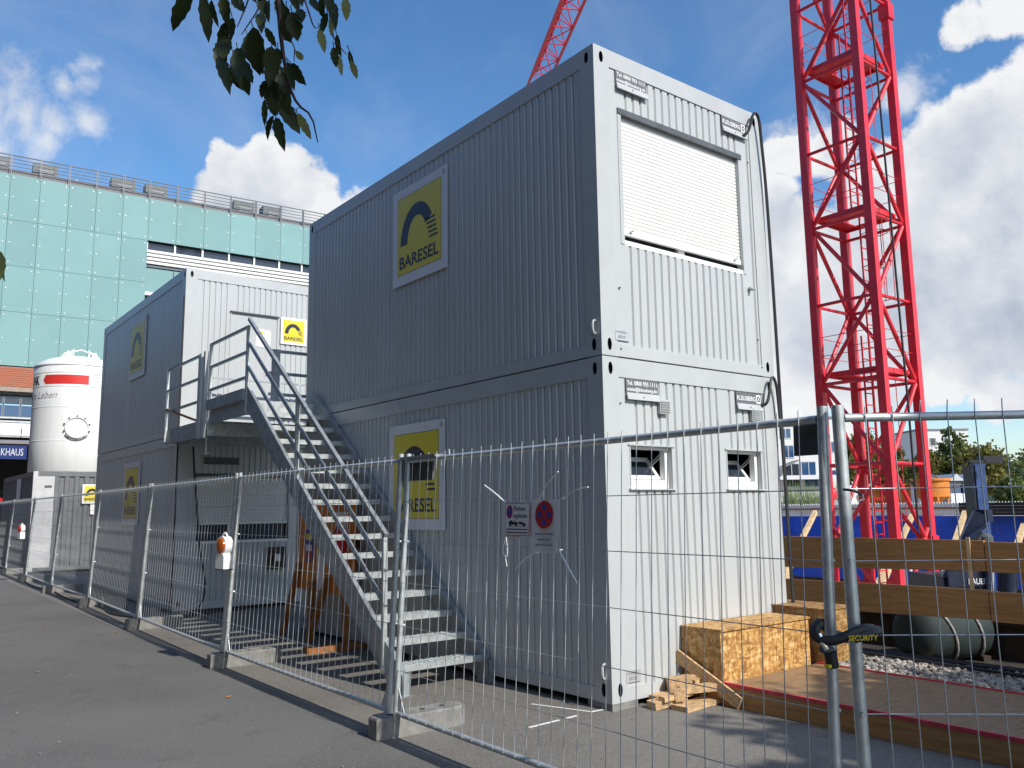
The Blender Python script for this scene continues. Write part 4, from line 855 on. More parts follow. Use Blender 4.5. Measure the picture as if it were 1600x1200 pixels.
b = MB()
for k in range(10): p_ = mh(R(k*36+198),.345,.0); q_ = mh(R(k*36+198),.345,.06); b.cyl(p_,q_,.022,6)
b.tube([mh(R(k),.36,.04) for k in range(215,330,12)],.016,5); b.build('manhole_bolts', steelgrey, si)
b = MB(); ztop = z1+.33
for s in (-1,1): b.tube([(cx+s*.62,cy-.2,z1+.18),(cx+s*.42,cy-.2,z1+.42),(cx+s*.22,cy-.2,z1+.50)],.045,6); b.box((cx+s*.22-.02,cy-.22,z1+.3),(cx+s*.22+.02,cy-.18,z1+.58))
b.beam((cx-.22,cy-.2,z1+.50),(cx,cy-.2,z1+.57),.04,.03); b.beam((cx,cy-.2,z1+.57),(cx+.22,cy-.2,z1+.50),.04,.03); b.build('lifting_frame', silow, si)
for s,hh in ((-1,.55),(1,.5)): MB().prism([(-.12,-.14),(.12,-.14),(.05,.24),(-.05,.24)],(cx+s*.36,cy-.3,z1+.25),X_,Z_,NY,0,.03).build('lifting_lug', silow, si)

# ------------------------------------------------------------------ glass building
railm = mat('railing_grey', (.20,.21,.22), .5, .3, var=.1); HB = 20.0; kk = (HB-1.64)/(14-1.64)
A0 = CAM + ray(0,268)*((HB-CAM.z)/ray(0,268).z); B0 = CAM + ray(480,354)*((HB-CAM.z)/ray(480,354).z)
ft = Vector((B0.x-A0.x,B0.y-A0.y,0)).normalized(); fn = Vector((ft.y,-ft.x,0))
def zk(z): return 1.64+(z-1.64)*kk
gb = thing('glass_building','large building clad in pale green glass panels with a railed roof','building',(A0.x,A0.y,0))
FO_ = Vector((A0.x,A0.y,0))
def fp(s, z, d=0.): return FO_+ft*s+Z_*z+fn*d
cols = [-3.47,-2.52,-1.56,-.61,.345,1.31,2.26,3.20,4.15,5.10,6.15,7.22,8.28,9.33,10.4,11.4,12.4,13.4]; cols = [c*kk for c in cols]
rows = [zk(z) for z in (6.9,8.87,10.56,12.27,13.99)]; cut = zk(12.27)
def fbox(mb, s0, s1, za, zb, d0, d1): mb.prism([(s0,za),(s1,za),(s1,zb),(s0,zb)],FO_,ft,Z_,fn,d0,d1); return mb
m = MB(); fbox(m,cols[0],cols[-1],0.0 if False else zk(6.9),HB-.05,-14,-.35); m.build('body', slate, gb, smooth=False)
for i in range(len(cols)-1):
    right = cols[i] >= 5.0*kk
    for j in range(4):
        if right and j < 3: continue
        g = MB(); fbox(g,cols[i]+.008,cols[i+1]-.008,rows[j]+.008,rows[j+1]-.008,0,.022); go = g.build('glass_panel', glassg, gb, smooth=False)
        fx = MB(); w_ = cols[i+1]-cols[i]
        for ss in (cols[i]+.16, cols[i+1]-.16):
            for zz in (rows[j]+.20,(rows[j]+rows[j+1])/2,rows[j+1]-.20): fx.cyl(fp(ss,zz,.023),fp(ss,zz,.045),.034,7)
        fx.build('panel_fixing', alu, go)
# ribbon bands to the right of the closed glass field
s0, s1 = cols[9], cols[-1]; zc = cut
m = MB(); fbox(m,s0,s1,rows[0],zc-.02,-.349,-.30); m.build('recess_wall', slate, gb, smooth=False)
for base in (zc, zc-4.6):
    for i in range(9,len(cols)-1):
        m = MB(); fbox(m,cols[i]+.06,cols[i+1]-.06,base-.48,base-.03,-.29,-.26); m.build('clerestory_pane', glassw, gb, smooth=False)
        m = MB(); fbox(m,cols[i]-.05,cols[i]+.05,base-.5,base,-.259,-.1); m.build('mullion', louv, gb, smooth=False)
    for k in range(4):
        z = base-.62-k*.225
        if z > rows[0]: m = MB(); fbox(m,s0,s1,z-.07,z+.07,-.16,.02); m.build('louvre', louv, gb, smooth=False)
    if base-2.5 > rows[0]:
        m = MB(); fbox(m,s0,s1,base-1.52,base-1.42,-.25,-.18); m.build('sill_rail', alu, gb, smooth=False)
        for i in range(9,len(cols)-1): m = MB(); fbox(m,cols[i]+.02,cols[i+1]-.02,base-3.0,base-1.60,-.24,-.20); m.build('glass_panel', glassg, gb, smooth=False)
        m = MB(); fbox(m,s0,s1,base-3.25,base-3.05,-.25,-.05); m.build('sill_rail', louv, gb, smooth=False)
m = MB(); fbox(m,cols[0],cols[-1],HB,HB+.32,-.5,-.25); m.build('parapet', roofm, gb, smooth=False)
# roof railing
for i,c in enumerate(cols):
    m = MB(); fbox(m,c-.07,c-.045,HB-.15,HB+1.08,-.06,.06); fbox(m,c+.0,c+.025,HB-.15,HB+1.08,-.06,.06); m.build('railing_post', railm, gb, smooth=False)
for k in range(5):
    z = HB+.25+k*.2; m = MB(); m.cyl(fp(cols[0],z,0),fp(cols[-1],z,0),.022 if k<4 else .032,6); m.build('railing_bar', railm, gb)
for s,w_,hh in ((-.5,.7,1.0),(1.05,.7,1.0),(3.75,.75,1.0),(5.0,.7,1.0),(8.5,.75,1.0),(9.75,.7,1.0)):
    s *= kk; t_ = thing('roof_unit','grey louvred roof unit, '+{-.5:'leftmost on the glass building',1.05:'second from the left on the glass building',3.75:'third from the left, beside the roof dishes',5.0:'fourth from the left on the glass building',8.5:'fifth from the left, in front of the cloud',9.75:'rightmost, beside the near container roof'}[round(s/kk,2)],'roof unit',fp(s,HB,-.9),0,'ventilation units on the roof of the glass building')
    m = MB(); fbox(m,s,s+w_*kk,HB+.03,HB+hh*1.12,-1.5,-.62); m.build('housing', steelgrey, t_, smooth=False)
    m = MB(); fbox(m,s+w_*kk*.3,s+w_*kk-.02,HB+.35,HB+hh*.75,-.619,-.58); m.build('grille', railm, t_, smooth=False)
    m = MB(); fbox(m,s+w_*kk+.02,s+w_*kk+.2,HB+.35,HB+hh*1.2,-.9,-.7); m.build('pipe_box', steelgrey, t_, smooth=False)
t_ = thing('roof_dish','pale roof dish lying behind the railing of the glass building','dish',fp(2.9*kk,HB,-1.5)); m = MB(); m.cyl(fp(2.75*kk,HB+.05,-1.5),fp(2.55*kk,HB+.8,-1.5),.14,8); m.build('pipe', alu, t_); m = MB(); m.cyl(fp(2.8*kk,HB+.16,-1.5),fp(3.2*kk,HB+.26,-1.5),.12,10); m.build('dish', whiteboard, t_)
m = MB(); fbox(m,cols[0],cols[-1],HB,HB+.02,-14,-.5); m.build('roof', roofm, gb, smooth=False)
# brick band, windows, balcony, car park sign (left end)
zb0, zb1 = zk(6.16), zk(6.9)
bl = MB(); fbox(bl,cols[0],cols[12],zb0-.25,zb1-.02,-.349,-.05); bl.build('brick_backing', mortar, gb, smooth=False)
bm = MB(); 
rows_b = 9; hb = (zb1-.06-zb0)/rows_b
nm = 0
bw = .42
brick = fbox(MB(),0,bw-.02,0,hb-.015,0,.02); 
brick.v = [tuple(Vector(v)-FO_) for v in brick.v]; BRM = brick.mesh('brick', brickm, False)
rest = MB()
for j in range(rows_b):
    s = -.6*kk + (bw/2 if j%2 else 0)
    while s < 2.3*kk:
        p_ = fp(s, zb0+j*hb, -.049+random.uniform(0,.008)); inst('brick', BRM, gb, T(p_-gb.location)); s += bw
for i in range(-6, 8):
    s = (.13+i*.53)*kk
    m = MB(); fbox(m,s+.05,s+.53*kk-.05,zk(5.13),zk(5.52),-.5,-.46); m.build('window_pane', glassblue, gb, smooth=False)
    m = MB(); fbox(m,s+.05,s+.53*kk-.05,zk(5.56),zk(5.84),-.5,-.46); m.build('window_pane', glassw, gb, smooth=False)
    m = MB(); fbox(m,s-.04,s+.04,zk(5.05),zk(5.9),-.5,-.40); m.build('mullion', steelgrey, gb, smooth=False)
m = MB(); fbox(m,cols[0],cols[12],zk(5.9),zb0-.26,-.5,-.30); fbox(m,cols[0],cols[12],zk(5.06),zk(5.13),-.49,-.38); m.build('window_band_frame', steelgrey, gb, smooth=False)
m = MB(); fbox(m,cols[0],cols[12],zk(5.0),zk(5.06),-.9,.2); m.build('cornice', alu, gb, smooth=False)
for i in range(8): m = MB(); fbox(m,(-1.0+i*.75)*kk+.02,(-.25+i*.75)*kk-.02,zk(4.35),zk(4.88),.12,.15); m.build('balcony_panel', facwhite, gb, smooth=False)
for z in (4.42, 4.9): m = MB(); fbox(m,cols[0],cols[12],zk(z)-.04,zk(z)+.04,.151,.19); m.build('balcony_rail', alu, gb, smooth=False)
m = MB(); fbox(m,cols[0],cols[12],zk(4.12),zk(4.25),-1.5,.15); m.build('balcony_slab', roofm, gb, smooth=False)
m = MB(); fbox(m,cols[0],cols[12],0,zk(5.0),-6,-5.8); m.build('recess_wall', hole, gb, smooth=False)
for s in (-2.9,3.6,7.5): m = MB(); fbox(m,s*kk,s*kk+.5,0,zk(4.1),-1.4,-.9); m.build('column', concrete, gb, smooth=False)
m = MB(); fbox(m,5.0*kk,cols[-1],0,zk(6.9),-.9,-.4); m.build('base_wall', concrete, gb, smooth=False)
ps = thing('car_park_sign','blue car park sign with grey capitals under the balcony','sign',fp(.6*kk,zk(3.6),0))
m = MB(); fbox(m,-1.6*kk,1.47*kk,zk(3.58),zk(4.07),-.1,.05); m.build('sign_board', signblue2, ps, smooth=False)
text_mb('KHAUS', (zk(4.07)-zk(3.58))*.72, fp(.68*kk,zk(3.71),.051), ft, Z_, fn, .01, .01, width=.68*kk).build('lettering', alu, ps, smooth=False)
rp = thing('parasol','red parasol top in the dark car park entrance','parasol',fp(-.2*kk,0,-2)); 
MB().lathe([(.02,2.95),(.6,2.75),(1.1,2.42),(1.12,2.36),(.6,2.65),(.02,2.88)],fp(.25*kk,0,-1.8)-Z_*0,12).build('canopy', signred, rp); MB().cyl(fp(.25*kk,0,-1.8),fp(.25*kk,2.9,-1.8),.03,8).build('pole', alu, rp)

# ------------------------------------------------------------------ brick building across the street (seen only as a reflection)
bb = thing('brick_building','long brick building across the street, beyond the left picture edge','building',(-21,20,0))
MB().box((-33,-22,0),(-21,170,19)).build('wall', brickm, bb); 
for i in range(46):
    for j in range(4): MB().box((-20.995,-19+i*4,1.6+j*3.9),(-20.9,-17+i*4,3.7+j*3.9)).build('window', glassw, bb)
MB().box((-33.2,-22.2,19),(-20.8,170.2,19.5)).build('roof', roofm, bb)
# ------------------------------------------------------------------ deck, boxes, scrap wood
dk = thing('timber_deck','low timber walkway deck with worn board top and red painted edges','deck',(.85,-3,0))
for k in range(4): MB().box((.87,-.44-1.25*(k+1)+.004,.155),(2.19,-.44-1.25*k,.18)).build('deck_board', deck_top, dk)
for (xa,xb) in ((.845,.868),(2.192,2.21)): MB().box((xa,-5.44,.165),(xb,-.44,.192)).build('red_edge', redfloor, dk)
MB().box((.85,-5.44,.006),(.868,-.44,.164)).build('fascia', plank_m, dk); MB().box((2.192,-5.44,.006),(2.21,-.44,.164)).build('fascia', plank_m, dk)
for k in range(6): MB().box((.87,-.50-k*.95,.006),(2.19,-.44-k*.95,.154)).build('joist', woodor, dk)
bx = thing('osb_box','long box of pale chipboard standing against the near container','box',(.86,-.42,0))
MB().box((.872,-.424,.02),(2.13,-.412,.588)).build('side_board', osb, bx); MB().box((.858,-.424,.02),(.8715,.0,.588)).build('end_board', osb, bx); MB().box((.85,-.44,.5885),(2.14,.0,.606)).build('lid', osb, bx); MB().box((2.117,-.411,.02),(2.13,.0,.588)).build('end_board', osb, bx); MB().box((.90,-.02,.02),(2.1,-.005,.585)).build('back_board', osb, bx)
b2 = thing('osb_panel_step','darker chipboard panel box behind the pale box, at the right end of the near container','box',(2.2,-.42,0))
MB().box((2.215,-.55,.185),(2.23,.35,.66)).build('side_board', osb_worn, b2); MB().box((2.232,-.55,.185),(2.66,-.535,.66)).build('end_board', osb_worn, b2); MB().box((2.20,-.56,.661),(2.67,.35,.676)).build('lid', osb_worn, b2)
SC = [((.42,-.33),(1.02,-.30),.04,.17,.02,'flat broad scrap board lying lowest on the asphalt in front of the pile'),((.30,-.14),(.62,-.20),.06,.12,.03,'short thick scrap block at the left end of the scrap pile'),((.42,-.06),(.86,-.10),.05,.14,.05,'scrap board lying against the container foot'),
      ((.55,-.22),(.98,-.47),.06,.07,.13,'square scrap batten sloping over the middle of the pile'),((.60,-.05),(.80,-.18),.10,.12,.14,'chunky scrap offcut on top of the pile'),((.74,-.16),(.90,-.16),.05,.15,.16,'grey weathered scrap offcut on the right of the pile'),
      ((.47,-.24),(.53,-.29),.10,.05,.10,'small upright wedge in the front of the scrap pile'),((.36,-.20),(.66,-.24),.04,.08,.08,'thin scrap slat lying across the left blocks')]
for (a,b,h_,w_,z,l_) in SC:
    m = MB(); m.beam((*a,z+.004),(*b,z+.02+random.uniform(-.01,.02)),w_,h_); tag(m.build('scrap_wood', scrapw, smooth=False), l_, 'scrap wood', 'scrap wood pile by the container')
m = MB(); m.beam((.80,.02,.36),(.83,-.62,.05),.028,.10,up=(0,.4,1)); tag(m.build('scrap_wood', scrapw, smooth=False), 'long narrow scrap plank leaning diagonally against the pale chipboard box','scrap wood','scrap wood pile by the container')

# gravel strip
gv = MB(); base = MB().box((2.22,-6,.004),(3.68,1.5,.05)).build('gravel_bed', sand, kind='structure')
ico = [(0,0,1),(.894,0,.447),(.276,.851,.447),(-.724,.526,.447),(-.724,-.526,.447),(.276,-.851,.447),(.724,.526,-.447),(-.276,.851,-.447),(-.894,0,-.447),(-.276,-.851,-.447),(.724,-.526,-.447),(0,0,-1)]
icf = [(0,1,2),(0,2,3),(0,3,4),(0,4,5),(0,5,1),(1,6,2),(2,7,3),(3,8,4),(4,9,5),(5,10,1),(6,7,2),(7,8,3),(8,9,4),(9,10,5),(10,6,1),(11,7,6),(11,8,7),(11,9,8),(11,10,9),(11,6,10)]
for k in range(6200):
    x = random.uniform(2.24,3.66); y = random.uniform(-4.2,.6); s = random.uniform(.014,.034); q = [random.uniform(.6,1.25) for _ in range(3)]; a = random.uniform(0,6); ca,sa = math.cos(a),math.sin(a); z = .05+s*.35+random.uniform(0,.03)
    gv.add([(x+s*(p[0]*q[0]*ca-p[1]*q[1]*sa)*random.uniform(.85,1.1), y+s*(p[0]*q[0]*sa+p[1]*q[1]*ca), z+s*p[2]*q[2]*.7) for p in ico], icf)
gm = bpy.data.materials.new('gravel_stones'); gm.use_nodes = True; t_ = gm.node_tree; bb_ = t_.nodes['Principled BSDF']; ge = t_.nodes.new('ShaderNodeNewGeometry'); mx = t_.nodes.new('ShaderNodeMix'); mx.data_type='RGBA'; t_.links.new(ge.outputs['Random Per Island'],mx.inputs[0]); mx.inputs[6].default_value=(.16,.14,.125,1); mx.inputs[7].default_value=(.46,.42,.36,1); t_.links.new(mx.outputs[2],bb_.inputs['Base Color']); bb_.inputs['Roughness'].default_value=.85
gv.build('gravel', gm, smooth=False, kind='stuff')
cable([(3.54,1.4,.10),(3.60,.4,.10),(3.56,-.6,.10),(3.60,-1.6,.10),(3.52,-3.2,.10)],.035,'thick black hose lying along the edge of the gravel','hoses beside the gravel',1)
cable([(3.44,1.2,.12),(3.46,.2,.11),(3.40,-.8,.11),(3.34,-1.8,.11),(3.25,-3.2,.11)],.018,'thin black cable lying on the gravel','hoses beside the gravel',1)
hs = thing('grey_hose','grey corrugated hose end lying beside the deck near the chain lock','hose',(2.5,-.3,.1)); MB().tube([(2.35,-.42,.12),(2.6,-.25,.16),(2.95,-.02,.18),(3.3,.2,.16)],.055,10,smooth=1).build('hose', strapm, hs)
tag(MB().beam((3.74,1.6,.05),(3.74,-3.4,.05),.08,.09).build('kerb_beam', plank_m, smooth=False),'brown timber beam lying on the ground along the foot of the guard rail','beam')

# guard rail of planks
gd = thing('guard_rail','guard rail of broad brown planks on posts beside the excavation','guard rail',(3.6,0,0))
for (za,zb,zc,zd) in ((.895,1.272,.985,1.270),(.455,.779,.53,.808)):
    y0,y1,ys_ = -4.6,-1.32,2.6
    m = MB(); m.add([(3.6,1.9,za),(3.6,1.9,zb),(3.6,-1.40,zd),(3.6,-1.40,zc),(3.645,1.9,za),(3.645,1.9,zb),(3.645,-1.40,zd),(3.645,-1.40,zc)],[(0,1,2,3),(7,6,5,4),(0,4,5,1),(1,5,6,2),(2,6,7,3),(3,7,4,0)]); m.build('plank', plank_m, gd, smooth=False)
    m = MB(); m.add([(3.6,-1.41,zc-.01),(3.6,-1.41,zd-.012),(3.6,-4.6,zd-.01),(3.6,-4.6,zc),(3.645,-1.41,zc-.01),(3.645,-1.41,zd-.012),(3.645,-4.6,zd-.01),(3.645,-4.6,zc)],[(0,1,2,3),(7,6,5,4),(0,4,5,1),(1,5,6,2),(2,6,7,3),(3,7,4,0)]); m.build('plank', plank_m, gd, smooth=False)
for y in (1.5,-1.75,-4.2): MB().box((3.646,y-.06,-.02),(3.76,y+.06,1.22)).build('post', plank_m, gd)
MB().box((3.585,-1.28,.80),(3.599,-1.245,1.30)).build('lath', pale_wood, gd)

# dark sheet wrapped tank
tD = 8.85; tc_ = AT(1474,990,tD); tc_.z = .305
ax_ = AT(1550,990,tD)-AT(1400,990,tD); ax_.z = 0; ax_ = (ax_.normalized()+Vector((_f.x,_f.y,0)).normalized()*.35).normalized()
tk_ = thing('tank','dark grey green cylindrical tank with rounded ends, two pale straps round it','tank',(tc_.x,tc_.y,0))
Mx = Matrix((ax_, Vector((-ax_.y,ax_.x,0)), Z_)).transposed()
lm = MB(); lm.lathe([(.02,-.50),(.14,-.49),(.23,-.45),(.28,-.39),(.30,-.30),(.303,0),(.30,.30),(.28,.39),(.23,.45),(.14,.49),(.02,.50)],(0,0,0),36)
Q = Mx @ Matrix.Rotation(R(90),3,'Y'); lm.v = [tuple(tc_+Q@Vector(v)) for v in lm.v]; lm.build('tank_body', tankm, tk_)
for u0,u1 in ((-.34,.02),(.06,.34)):
    pts = []
    for k in range(15):
        a = R(95-k*190/14); s = k/14; pts.append(tc_+Mx@Vector((u0+(u1-u0)*s, -math.cos(a)*.312, math.sin(a)*.312)))
    MB().tube(pts,.015,6).tube([p+Vector((.010,.008,.012*math.sin(i*2))) for i,p in enumerate(pts)],.009,5).build('strap', strapm, tk_)
for q_ in (-.3,.3): MB().cbox((tc_.x+ax_.x*q_,tc_.y+ax_.y*q_,.03),(.10,.5,.06),Mx).build('chock', darkbrown, tk_)
sheet('earth_strip', [(3.69,-6,6.2,3.4)], .008, mat('dark_earth', (.045,.035,.027), .95, var=.4, vscale=3, bump=.5, bscale=9)); DX = 4.62; dw = thing('shadowed_earth_screen','low boarded screen added behind the tank, dark brown for the shadowed earth there','wall',(DX,0,0))  # added dark boards stand in for shadowed earth behind the tank
y = -4.0
while y < 3.2: MB().box((DX,y,-.02),(DX+.04,y+.235,.46+random.uniform(-.01,.01))).build('board', darkbrown, dw, smooth=False); y += .245
MB().box((DX-.04,-4,.36),(DX-.001,3.2,.42)).build('rail', darkbrown, dw)
for yy_ in (-1.55,-1.68): tag(MB().beam((DX-.07,yy_,.50),(DX-.07,yy_-.04 if yy_<-1.6 else yy_+.04,.30),.018,.02).build('white_lath', white), 'short white lath leaning on the dark screen behind the tank, '+('left one' if yy_>-1.6 else 'right one'),'lath')

# ------------------------------------------------------------------ tower crane
w = 1.7; cF = AT(1383,640,20*w/1.65); zB_, zT = PZ+.25, 36.0; cx0, cy0 = cF.x, cF.y
tc = thing('tower_crane','red lattice tower crane with ladders and rest platforms standing in the excavation','crane',(cx0+w/2,cy0+w/2,PZ))
CHs = .205
for (px,py) in ((0,0),(w,0),(0,w),(w,w)):
    z = zB_
    m = MB(); m.box((cx0+px-CHs/2,cy0+py-CHs/2,zB_),(cx0+px+CHs/2,cy0+py+CHs/2,zT)); m.build('mast_chord', red, tc, smooth=False)
PLZ = [ON(1262,u,0,cx0).z for u in (590,347,108)]; SEC = (PLZ[1]-PLZ[0]); HS = SEC/4.0 if False else SEC/2
corners = [(0,0),(w,0),(w,w),(0,w)]
dia = math.hypot(w-CHs, HS)
z = PLZ[0]-.25-2*HS*2; 
levels = []
while z < zT-1: levels.append(z); z += HS
BM = {}
def brace(a, b, r_): 
    MB().cyl(a,b,r_,8).build('brace', red, tc)
for i,z in enumerate(levels):
    if z+HS < zB_: continue
    z = max(z, zB_+.05)
    for k in range(4):
        a = Vector((cx0+corners[k][0],cy0+corners[k][1],0)); b = Vector((cx0+corners[(k+1)%4][0],cy0+corners[(k+1)%4][1],0)); d = (b-a).normalized(); a2 = a+d*CHs/2; b2 = b-d*CHs/2
        if z > 16.5: continue
        MB().cyl(a2+Z_*z,b2+Z_*z,.045,8).build('strut', red, tc)
        flip = (i+k)%2
        p,q = (a2+Z_*(z+.06),b2+Z_*(z+HS-.06)) if flip else (b2+Z_*(z+.06),a2+Z_*(z+HS-.06))
        brace(p,q,.055)
m = MB(); z = levels[-1] if levels else 16
zz = 16.5
while zz < zT-HS:
    for k in range(4):
        a = Vector((cx0+corners[k][0],cy0+corners[k][1],zz)); b = Vector((cx0+corners[(k+1)%4][0],cy0+corners[(k+1)%4][1],zz)); m.cyl(a,b,.045,6); m.cyl(a,b+Z_*HS,.055,6)
    zz += HS
m.build('upper_lattice', red, tc)
for j, z in enumerate(PLZ):
    pl = MB(); pl.box((cx0+.16,cy0+.16,z),(cx0+w-.16,cy0+.62,z+.03)); pl.box((cx0+.16,cy0+.62,z),(cx0+.75,cy0+w-.16,z+.03)); pl.box((cx0+.75,cy0+1.2,z),(cx0+w-.16,cy0+w-.16,z+.03))
    po = pl.build('rest_platform', red, tc, smooth=False)
    e = MB(); 
    for k in range(4):
        a = Vector((cx0+(.14 if corners[k][0]==0 else w-.14),cy0+(.14 if corners[k][1]==0 else w-.14),z)); kk_ = corners[(k+1)%4]; b = Vector((cx0+(.14 if kk_[0]==0 else w-.14),cy0+(.14 if kk_[1]==0 else w-.14),z)); e.beam(a,b,.03,.14)
    place(bpy.data.objects.new('toe_board', e.mesh('toe_board', red, False)), po, True)
    for q in (.5,1.0):
        for k in range(4):
            a = Vector((cx0+corners[k][0],cy0+corners[k][1],z+q)); b = Vector((cx0+corners[(k+1)%4][0],cy0+corners[(k+1)%4][1],z+q)); place(bpy.data.objects.new('rope', MB().cyl(a,b,.010,5).mesh('rope', red)), po, True)
lads = []
for j in range(4):
    z0_ = (PLZ[j-1] if j else zB_+.3); z1_ = PLZ[j] if j < 3 else 17.0; 
    if j == 3: z0_ = PLZ[2]
    lx = cx0+.95+ (.25 if j%2 else -.1); ly = cy0+.85
    l_ = MB(); l_.box((lx-.2,ly-.02,z0_),(lx-.17,ly+.02,z1_+1.0)); l_.box((lx+.17,ly-.02,z0_),(lx+.2,ly+.02,z1_+1.0)); 
    lo_ = l_.build('ladder', red, tc, smooth=False); z = z0_+.15; rg = MB()
    RUNG = MB().cyl((lx-.17,ly,0),(lx+.17,ly,0),.016,6).mesh('rung', red)
    while z < z1_+.9: o_ = inst('rung', RUNG, lo_, None, True); o_.matrix_basis = T((0,0,z)); z += .30
    cg = MB(); z = z0_+2.0
    if z1_-z0_ > 2.6:
        while z < z1_-.1: cg.tube([(lx-.2,ly,z),(lx-.32,ly-.3,z),(lx-.2,ly-.62,z),(lx+.2,ly-.62,z),(lx+.32,ly-.3,z),(lx+.2,ly,z)],.013,5,smooth=1); z += .9
        for q in ((-.3,-.3),(-.2,-.62),(.2,-.62),(.3,-.3)): cg.cyl((lx+q[0],ly+q[1],z0_+2.0),(lx+q[0],ly+q[1],z1_-.1),.012,5)
        cg.build('ladder_cage', red, tc)
for (px,py) in ((0,0),(w,0)):
    for z in (PLZ[2]+1.35, PLZ[0]-4.6):
        MB().box((cx0+px-.15,cy0+py-.15,z),(cx0+px+.15,cy0+py+.15,z+.45)).build('joint_sleeve', red, tc)
MB().tube([(cx0+w*.35,cy0-.14,17),(cx0+w*.42,cy0-.15,10),(cx0+w*.5,cy0-.15,4),(cx0+w*.5,cy0-.15,1.0)],.028,6).build('power_cable', dark, tc)
b_ = MB(); 
for (px,py) in ((0,0),(w,0),(0,w),(w,w)):
    b_.box((cx0+px-.32,cy0+py-.32,PZ),(cx0+px+.32,cy0+py+.32,PZ+.25)); b_.prism([(-.5,0),(.5,0),(.12,.7),(-.12,.7)],(cx0+px-.16,cy0+py,PZ+.25),Y_,Z_,X_,-.03,.0)
b_.build('foot', red, tc)
for z in (.25,):
    for k in range(4):
        a = Vector((cx0+corners[k][0],cy0+corners[k][1],z)); b = Vector((cx0+corners[(k+1)%4][0],cy0+corners[(k+1)%4][1],z)); MB().beam(a,b,.16,.2).build('base_beam', red, tc)
# jib
J0 = Vector((cx0+w/2,cy0+w/2,33.6))
rj = ray(838,122); JT = CAM + rj*((34.4-CAM.z)/rj.z); JT.z = J0.z; jd = (JT-J0); JL = jd.length; jd.normalize(); js = Vector((-jd.y,jd.x,0)); n_ = int(JL/2.0)
P_ = lambda s, side, up: J0+jd*s+js*side+Z_*up
for side,up in ((-.75,0),(.75,0),(0,1.35)): MB().beam(P_(0,side,up),P_(JL,side,up),.16,.16).build('jib_chord', red, tc)
jm1 = []
for k in range(n_):
    a,b = JL*k/n_, JL*(k+1)/n_
    MB().cyl(P_(a,-.75,0),P_(a,.75,0),.05,6).build('jib_strut', red, tc); MB().cyl(P_(a,-.75 if k%2 else .75,0),P_(b,.75 if k%2 else -.75,0),.04,6).build('jib_brace', red, tc)
    for s in (-.75,.75): MB().cyl(P_(a,s,0),P_((a+b)/2,0,1.35),.045,6).cyl(P_((a+b)/2,0,1.35),P_(b,s,0),.045,6).build('jib_brace', red, tc)
m = MB(); m.beam(P_(JL,-.75,0),P_(JL,.75,0),.14,.14); m.beam(P_(JL-.1,-.9,0),P_(JL-.1,-.9,.9),.08,.08); m.box(P_(JL-.4,-1.1,.8),P_(JL-.1,-.9,1.1)); m.build('jib_tip', whiteboard, tc)
MB().box((cx0-.4,cy0-.4,zT-2.6),(cx0+w+.4,cy0+w+.4,zT-1.8)).build('slewing_ring', red, tc)

# ------------------------------------------------------------------ pit far side: blue tarp, props, barrier, buckets
tx = PX1-.05
tb = MB(); n = 60; vs = []; fs = []
for k in range(n+1):
    y = -13.5+33*k/n; o_ = .05*math.sin(k*1.3)+.03*math.sin(k*2.9)
    vs += [(tx-.25+o_*.5,y,1.165),(tx-.35+o_,y,.1),(tx-.5+o_*1.5,y,-1.15),(tx-.1,y,1.165)]
for k in range(n):
    for q in range(2): fs.append((4*k+q,4*k+q+1,4*k+5+q,4*k+4+q))
    fs.append((4*k+3,4*k,4*k+4,4*k+7))
tb.add(vs, fs); tag(tb.build('tarpaulin', tarp), 'long bright blue tarpaulin hung along the far side of the excavation','tarpaulin')
for k,(u0,v0,u1,v1,l_) in enumerate(((1253,842,1274,800,'at the left, in front of the blue tarpaulin'),(1232,900,1238,875,'low at the left, beside the container edge'),(1408,845,1425,806,'seen through the crane mast'),(1375,905,1390,870,'below the upper plank, seen through the crane'),(1473,916,1484,885,'left of the drill rig body'),(1494,842,1508,800,'behind the rig boom'),(1590,850,1600,820,'at the right picture edge'))):
    a = ON(u0,v0,0,tx-2.2); b = ON(u1,v1,0,tx-.7); d = (b-a); a2 = b-d*((b.z-PZ-.05)/max(.2,d.z)) if d.z>.1 else a; a2.z = max(a2.z,PZ+.02)
    tag(MB().beam(a2,b,.14,.16).build('prop', pale_wood, smooth=False), 'pale timber prop on the excavation side, '+l_, 'prop', 'timber props along the blue tarpaulin')
for k in range(6):
    p = ON(1400+k*0.6,905,0,tx-5); 
pp = thing('white_pipes','two thin white pipes standing in the excavation beside the crane','pipe',(tx-6,0,PZ))
for u in (1416,1424): a = ON(u,905,0,20); MB().cyl((a.x,a.y,PZ),(a.x,a.y,.1),.05,8).build('pipe', whiteboard, pp)
# picket barrier on the upper ground
pf = thing('picket_barrier','low white picket barrier with brown rail on the upper ground beyond the excavation','fence',(27,12,1.12))
PK = MB().prism([(0,0),(.085,0),(.085,.42),(.0425,.48),(0,.42)],(0,0,0),Y_,Z_,NX,0,.03).mesh('picket', white, False)
y = -6.0
while y < 18.0: inst('picket', PK, pf, T((26.2-27,y-12,.04))); y += .102
MB().box((26.202,-6,1.36),(26.25,18,1.43)).build('rail', woodor, pf); MB().box((26.12,-6,1.40),(26.165,18,1.45)).build('front_rail', woodor, pf)
